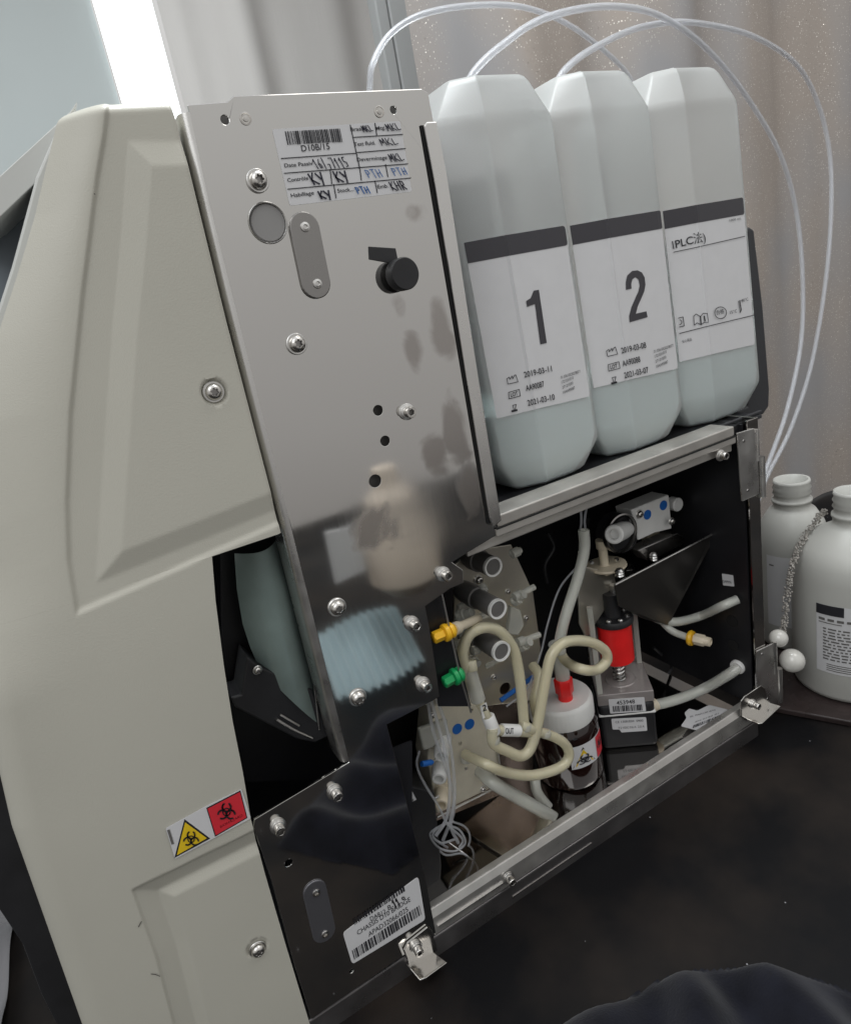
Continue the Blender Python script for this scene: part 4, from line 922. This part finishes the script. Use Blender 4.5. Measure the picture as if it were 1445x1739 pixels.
for k in range(3): a_ = -1.57+k*2.094; pj.arc((pj2[0]+.07*math.cos(a_), pj2[1]+.12*math.sin(a_)), .07, a_+.6, a_+5.7, .035, 0, 4)
build('printed_text', pj.g, ['ink','yellow','redp'], jl, recalc=False)

# ================================================================== REAGENT TUBES ARCHING OVER THE MACHINE
def arc_tube(P, r_, lab):
    pts = [at(a, b, c) for a, b, c in P]; g = G(); hollow(g, pts, r_, 14, 14); o = build('reagent_tube', g, 'ptfe', None, loc=pts[0], smooth=True)
    tag(o, lab, 'tube', 'clear tubes arching over the reagent bottles')
arc_tube([(628,230,.12),(628,150,.12),(634,105,.12),(665,55,.13),(722,22,.13),(810,8,.14),(895,13,.15),(975,47,.16),(1055,112,.17),(1085,160,.17)], .0020, 'clear thin tube rising behind the steel plate and arching over bottle 1')
arc_tube([(792,150,.115),(806,120,.115),(850,78,.12),(925,30,.13),(1030,10,.15),(1120,26,.17),(1200,82,.19),(1272,170,.2),(1330,275,.2),(1358,400,.2),(1362,560,.19),(1338,690,.17),(1300,800,.14),(1280,860,.12)], .0026, 'clear tube with the tallest arch, starting behind bottle 1')
arc_tube([(940,150,.115),(962,115,.12),(1010,80,.14),(1090,45,.17),(1180,38,.19),(1290,66,.21),(1368,130,.22),(1408,255,.22),(1408,420,.21),(1382,600,.2),(1345,722,.18),(1302,810,.15),(1284,860,.13)], .0026, 'clear tube with the widest arch, starting behind bottle 2')

# ================================================================== WHITE BOTTLES, CORD, BOARD
ZT = -.402
def white_bottle(base_px, mouth_px, rb_px, rn_px, lab, printed, bend=0):
    b0 = atz(*base_px, ZT+.0065); y = b0.y; mt = at(*mouth_px, y); H = mt.z-b0.z; R_ = pr(b0+Vector((0,0,H*.4)), rb_px); rn = pr(mt, rn_px)
    b0.x = (b0.x+mt.x)/2
    T = empty('plastic_bottle', b0, lab, 'bottle')
    h1 = H*.68
    prof = [(R_*.86,0),(R_*.97,.002),(R_,.006),(R_,H*.25),(R_*1.0,h1*.9),(R_*.97,h1),(R_*.86,H*.755),(rn*1.25,H*.825),(rn*1.02,H*.84),(rn*.98,H*.87),(rn*1.08,H*.875),(rn*1.08,H*.888),(rn*.94,H*.895),(rn*.94,H*.915),(rn*1.03,H*.925),(rn*.93,H*.94),(rn*1.03,H*.955),(rn*.93,H*.97),(rn,H*.985),(rn*.96,H),(rn*.82,H),(rn*.8,H*.9),(rn*.5,H*.86)]
    g = G(); g.lathe(b0, (0,0,1), prof, 48); build('bottle_body', g, 'hdpew', T, smooth=True, auto=False)
    return T, b0, R_, H
T, b0, R_, H = white_bottle((1350,1080),(1342,814), 54, 29, 'white open plastic bottle standing behind the beaded cord', None)
def cyl(b0, R_, th, z, off=.0004): return Vector((b0.x+(R_+off)*math.sin(th), b0.y-(R_+off)*math.cos(th), z))
def cyl_label(T, b0, R_, t0, t1, z0_, z1_, fn_, mats):
    g = G(); n_ = 14; g.add([cyl(b0, R_, t0+(t1-t0)*k/n_, z) for k in range(n_+1) for z in (z1_, z0_)], [(2*k, 2*k+2, 2*k+3, 2*k+1) for k in range(n_)])
    lb = build('bottle_label', g, 'paper', T, smooth=True, recalc=False)
    Q = lambda u, v: cyl(b0, R_, t0+(t1-t0)*u, z1_+(z0_-z1_)*v, .0007)
    p = Print(Q, Vector((0,0,0)), 0); fn_(p); build('printed_text', p.g, mats, lb, recalc=False)
rq = lambda p, u0, v0, u1, v1, mi=0: p.g.add([p.Q(u0+(u1-u0)*k/6, v) for k in range(7) for v in (v0, v1)], [(2*k, 2*k+2, 2*k+3, 2*k+1) for k in range(6)], mi)
def fn(p):
    rnd = random.Random(4)
    for k in range(14): rq(p, .62, .35+.04*k, .62+rnd.uniform(.2,.33), .355+.04*k+rnd.uniform(.002,.02))
    rq(p, .08,.12,.2,.14)
cyl_label(T, b0, R_, -1.75, -.55, b0.z+H*.16, b0.z+H*.60, fn, ['grey'])
T, b0, R_, H = white_bottle((1462,1136),(1428,842), 88, 30, 'white open plastic bottle with a black-banded label at the right edge', None)
def fn(p):
    rq(p, .0,.0,.30,.14); rq(p, .5,.0,1,.14)
    p.Q0 = p.Q
    global DN
    rnd = random.Random(8)
    for k in range(5): rq(p, .03+.1*k, .19, .10+.1*k, .225, 1)
    rq(p, .03,.25,.28,.262,1)
    for k in range(11):
        u = .08
        while u < .95: w_ = rnd.uniform(.02,.09); rq(p, u, .33+.045*k, min(.97,u+w_), .35+.045*k, 1); u += w_+.02
    for k in range(4): rq(p, .12,.86+.03*k,.8,.872+.03*k,1)
cyl_label(T, b0, R_, -1.62, -.1, b0.z+H*.16, b0.z+H*.52, fn, ['ink','grey'])
# beaded cord
cp = [(1400,868,.02),(1385,885,.02),(1360,920,.015),(1345,960,.01),(1338,1000,.01),(1332,1050,.008),(1328,1085,.005)]
CP = [at(*p) for p in cp]
cord = empty('beaded_cord', CP[-1], 'silver beaded cord with two round pearls hanging beside the white bottles', 'cord')
g = G(); rnd = random.Random(3)
for q in catmull(CP, 22):
    for k in range(4):
        c_ = q+Vector([rnd.uniform(-.0022,.0022) for _ in range(3)]); r_ = rnd.uniform(.0006,.0011)
        g.lathe(c_-Vector((0,0,r_)), (0,0,1), [(r_*.5,.13*r_),(r_,r_),(r_*.5,1.87*r_)], 6)
build('beads', g, mat('silver sequins', (.42,.4,.37), .35, .5, noise=.3, nscale=200), cord)
for a_, r_ in (((1322,1084,.0),.0075),((1345,1122,-.004),.0095)):
    c_ = at(*a_); rr = pr(c_, {.0075:15,.0095:20}[r_]); g = G(); n_ = 20
    g.lathe(c_, (0,0,1), [(rr*math.sin(math.pi*k/n_)+1e-5, -rr*math.cos(math.pi*k/n_)) for k in range(n_+1)], 32); build('pearl', g, 'pearl', cord, smooth=True)
# board under the bottles, to the right
zb_ = ZT+.006
g = G(); f0 = atz(1308,1200,zb_); f1 = atz(1520,1240,zb_); g.prism([f0, f1, f1+Vector((.25,.3,0)), f0+Vector((.03,.30,0))], (0,0,-.0055))
tag(build('serving_board', g, 'board', None, loc=f0, bevel=.001), 'thin dark red board under the white bottles', 'board')

# ================================================================== FABRICS ON THE TABLE
def noise2(x, y, seed=0):
    from mathutils import noise
    return noise.noise(Vector((x, y, seed)))
g = G(); n1, n2 = 150, 90
OP = [(p.x, p.y) for p in (atz(a_, b_, ZT) for a_, b_ in ((880,1800),(960,1748),(1040,1712),(1110,1675),(1180,1655),(1300,1650),(1400,1680),(1520,1730),(1700,1850),(1700,2300),(880,2300)))]
bx0 = min(p[0] for p in OP)-.005; bx1 = max(p[0] for p in OP)+.005; by0 = min(p[1] for p in OP)-.005; by1 = max(p[1] for p in OP)+.005; V = []; D_ = []
for i in range(n1+1):
    for j in range(n2+1):
        x = bx0+(bx1-bx0)*i/n1; y = by0+(by1-by0)*j/n2
        d = sdpoly(x, y, OP)+.004*noise2(x*25, y*25, 8); D_.append(d); t = max(0, min(1, d/.035))
        h = (1-(1-t)**2)**.5*(.014+.009*math.sin(x*70-y*58+4.5*noise2(x*10, y*10, 1))+.006*noise2(x*15, y*22, 2))
        V.append((x, y, ZT+.0005+h))
g.add(V, [f for f in ((i*(n2+1)+j, (i+1)*(n2+1)+j, (i+1)*(n2+1)+j+1, i*(n2+1)+j+1) for i in range(n1) for j in range(n2)) if max(D_[k] for k in f) > -.0005])
ctr = atz(1200,1850,ZT)
o = build('plush_cloth', g, 'velvet', None, loc=ctr, smooth=True, auto=False); tag(o, 'crumpled dark navy plush cloth on the black table', 'cloth')
g = G(); c0 = atz(-20,1640,ZT); V = []
for i in range(31):
    for j in range(31):
        x = c0.x-.12+.14*i/30; y = c0.y-.1+.22*j/30
        V.append((x, y, ZT+.004+.02*abs(noise2(x*22, y*14, 5))))
g.add(V, [(i*31+j, (i+1)*31+j, (i+1)*31+j+1, i*31+j+1) for i in range(30) for j in range(30)])
o = build('plastic_sheet', g, 'clothgrey', None, loc=c0, smooth=True, auto=False); tag(o, 'crumpled grey plastic sheet beside the analyser base', 'plastic sheet')
sd = o.modifiers.new('solid', 'SOLIDIFY'); sd.thickness = .0006

# ================================================================== SETTING
g = G(); g.box((-1.2,-1.0,ZT-.03),(2.2,.6,ZT)); tag(build('table', g, table_mat()), kind='structure')
g = G(); g.box((-1.6,.74,-1.2),(at(163,0,.7).x,.76,1.4)); tag(build('wall', g, 'wall'), kind='structure')
wx0, wx1 = at(163,0,.72).x, at(262,0,.72).x
w = G(); w.box((wx0,.735,-.3),(wx1,.745,1.2)); tag(build('window', w, 'window'), 'bright strip of daylight window beside the curtain', 'window')
def curtain(x0_, x1_, y, amp, n, z0_, z1_, ph=0, seed=1):
    g = G(); V = []; m = 8
    for i in range(n+1):
        t = i/n; x = x0_+(x1_-x0_)*t
        for j in range(m+1):
            z = z0_+(z1_-z0_)*j/m
            d = amp*(.55*math.sin(x*34+ph+1.5*noise2(x*4, z*.6, seed+5))+.16*math.sin(x*83+1.3+ph)+.5*math.sin(x*15+z*.9)) + amp*1.3*noise2(x*11, z*.8, seed)
            V.append((x, y+d, z))
    return g.add(V, [(i*(m+1)+j, (i+1)*(m+1)+j, (i+1)*(m+1)+j+1, i*(m+1)+j+1) for i in range(n) for j in range(m)])
cx0 = at(250,0,.7).x; cx1 = at(652,0,.7).x
o = build('window_curtain', curtain(cx0, cx1, .66, .026, 300, -.5, 1.1, .4), 'curt', None, smooth=True, auto=False); tag(o, 'ivory sheer curtain hanging in folds behind the steel plate', 'curtain')
g = G(); px0 = at(636,0,.5).x; g.box((px0,.5,ZT),(px0+.016,.52,1.1)); g.box((px0+.018,.5,ZT),(px0+.05,.512,1.1)); tag(build('window_post', g, 'post', bevel=.002), 'grey window post between the two curtains', 'post')
M['glit'] = glitter_curtain()
o = build('glitter_curtain', curtain(at(690,0,.27).x, 2.4, .27, .013, 700, ZT+.003, .9, 1.7, 4), 'glit', None, smooth=True, auto=False); tag(o, 'grey brown sheer curtain covered in tiny sparkles behind the bottles', 'curtain')

# ---- things beside the camera that the polished plate reflects
def mir(px, py, y=.31): v = at(px, py, y); v.y = -v.y; return v
tl, tr_, bl, br_ = mir(560,1112), mir(705,1052), mir(600,1262), mir(752,1180)
g = G(); V = []; n_ = 60
for j in range(n_+1):
    v = j/n_
    for i in range(n_+1):
        u = i/n_; P = (tl*(1-u)+tr_*u)*(1-v)+(bl*(1-u)+br_*u)*v
        up = (tl-bl)*.10*math.sin(math.pi*u); P = P+up*(1)
        P.y += .008*math.sin(math.pi*u)+.0045*math.sin(u*66*1.0) - .05*(1-v)
        V.append(P)
g.add(V, [(j*(n_+1)+i, j*(n_+1)+i+1, (j+1)*(n_+1)+i+1, (j+1)*(n_+1)+i) for j in range(n_) for i in range(n_)])
o = build('face_mask', g, 'maskblue', None, loc=tl, smooth=True, auto=False); tag(o, 'pale blue pleated mask reflected in the lower steel plate', 'mask')

g = G(); g.prism([mir(553,905), mir(606,893), mir(622,968), mir(571,992)], (0,-.004,0)); o = build('paper_card', g, 'paper', None, loc=mir(571,992)); tag(o, 'small white card reflected in the middle of the steel plate', 'card')
c_ = mir(662,850); R_ = .026; zj = lambda py: mir(662,py).z
g = G(); g.lathe((c_.x,c_.y,0), (0,0,1), [(R_*.9,zj(1010)),(R_*1.5,zj(985)),(R_*1.5,zj(905)),(R_,zj(872)),(R_,zj(842)),(R_*.55,zj(825)),(R_*.5,zj(790))], 40)
J2 = empty('cream_bottle', (c_.x,c_.y,zj(1010)), 'cream bottle with a dark collar reflected in the steel plate', 'bottle')
build('bottle_body', g, mat('cream plastic bottle', (.6,.52,.44), .5), J2, smooth=True)
g = G(); g.lathe((c_.x,c_.y,zj(866)), (0,0,1), [(R_*1.03,0),(R_*1.06,.002),(R_*1.06,.006),(R_*1.03,.008)], 40); build('collar', g, 'grey', J2, smooth=True)
# ================================================================== CAMERA, LIGHT, WORLD
cam = bpy.data.cameras.new('camera'); co = bpy.data.objects.new('camera', cam); COL.objects.link(co); S.camera = co
r_ = RW @ Vector((1,0,0)); u_ = RW @ Vector((0,-1,0)); f_ = RW @ Vector((0,0,1))
co.matrix_world = Matrix(((r_.x,u_.x,-f_.x,CAM.x),(r_.y,u_.y,-f_.y,CAM.y),(r_.z,u_.z,-f_.z,CAM.z),(0,0,0,1)))
cam.sensor_fit = 'HORIZONTAL'; cam.sensor_width = 36; cam.lens = 36*F/1445; cam.clip_start = .005; cam.clip_end = 20
S.render.resolution_x = 850; S.render.resolution_y = 1024
w = bpy.data.worlds.new('World'); S.world = w; w.use_nodes = True; N = w.node_tree.nodes; L = w.node_tree.links; bg = N['Background']
tc = N.new('ShaderNodeTexCoord'); sp_ = N.new('ShaderNodeSeparateXYZ'); L.new(tc.outputs['Generated'], sp_.inputs[0])
no = N.new('ShaderNodeTexNoise'); no.inputs['Scale'].default_value = 2.2; L.new(tc.outputs['Generated'], no.inputs['Vector'])
ad = N.new('ShaderNodeMath'); ad.operation = 'MULTIPLY_ADD'; ad.inputs[1].default_value = .08; L.new(no.outputs[0], ad.inputs[0]); L.new(sp_.outputs['Z'], ad.inputs[2])
mr = N.new('ShaderNodeMapRange'); mr.inputs['From Min'].default_value = -1; mr.inputs['From Max'].default_value = 1; L.new(ad.outputs[0], mr.inputs[0])
cr = N.new('ShaderNodeValToRGB'); L.new(mr.outputs[0], cr.inputs[0]); e = cr.color_ramp.elements
e[0].position = 0; e[0].color = (.012,.012,.015,1); e[1].position = 1; e[1].color = (.85,.87,.9,1)
for p_, c_ in ((.24,(.034,.032,.038,1)),(.30,(.10,.097,.10,1)),(.33,(.17,.165,.16,1)),(.37,(.285,.275,.268,1)),(.44,(.36,.352,.345,1)),(.56,(.435,.428,.42,1)),(.75,(.60,.60,.59,1))):
    q = e.new(p_); q.color = c_
L.new(cr.outputs[0], bg.inputs[0]); bg.inputs[1].default_value = 1.15
def area(name, loc, target, size, power, col=(1,1,1), sy=None):
    l = bpy.data.lights.new(name, 'AREA'); l.size = size; l.energy = power; l.color = col
    if sy: l.shape = 'RECTANGLE'; l.size_y = sy
    o = bpy.data.objects.new(name, l); COL.objects.link(o); o.location = loc
    o.rotation_euler = (Vector(target)-Vector(loc)).to_track_quat('-Z', 'Y').to_euler(); return o
area('left_softbox', (-.75,-.75,1.0), (.1,0,-.1), .8, 6, (.97,.985,1), 1.0)  # softbox added out of view at front left, for the flange and cover
area('upper_right_fill', (.9,-.5,1.3), (.3,.1,-.2), .6, 4, (1,.97,.93))  # large soft area lamp added high on the right, behind the camera
area('rear_window_light', (.3,.16,.75), (.22,-.3,-.35), .35, 7.5, (.93,.98,1))
S.view_settings.view_transform = 'Standard'; S.view_settings.look = 'None'; S.view_settings.exposure = 0; S.view_settings.gamma = 1
S.render.engine = 'CYCLES'
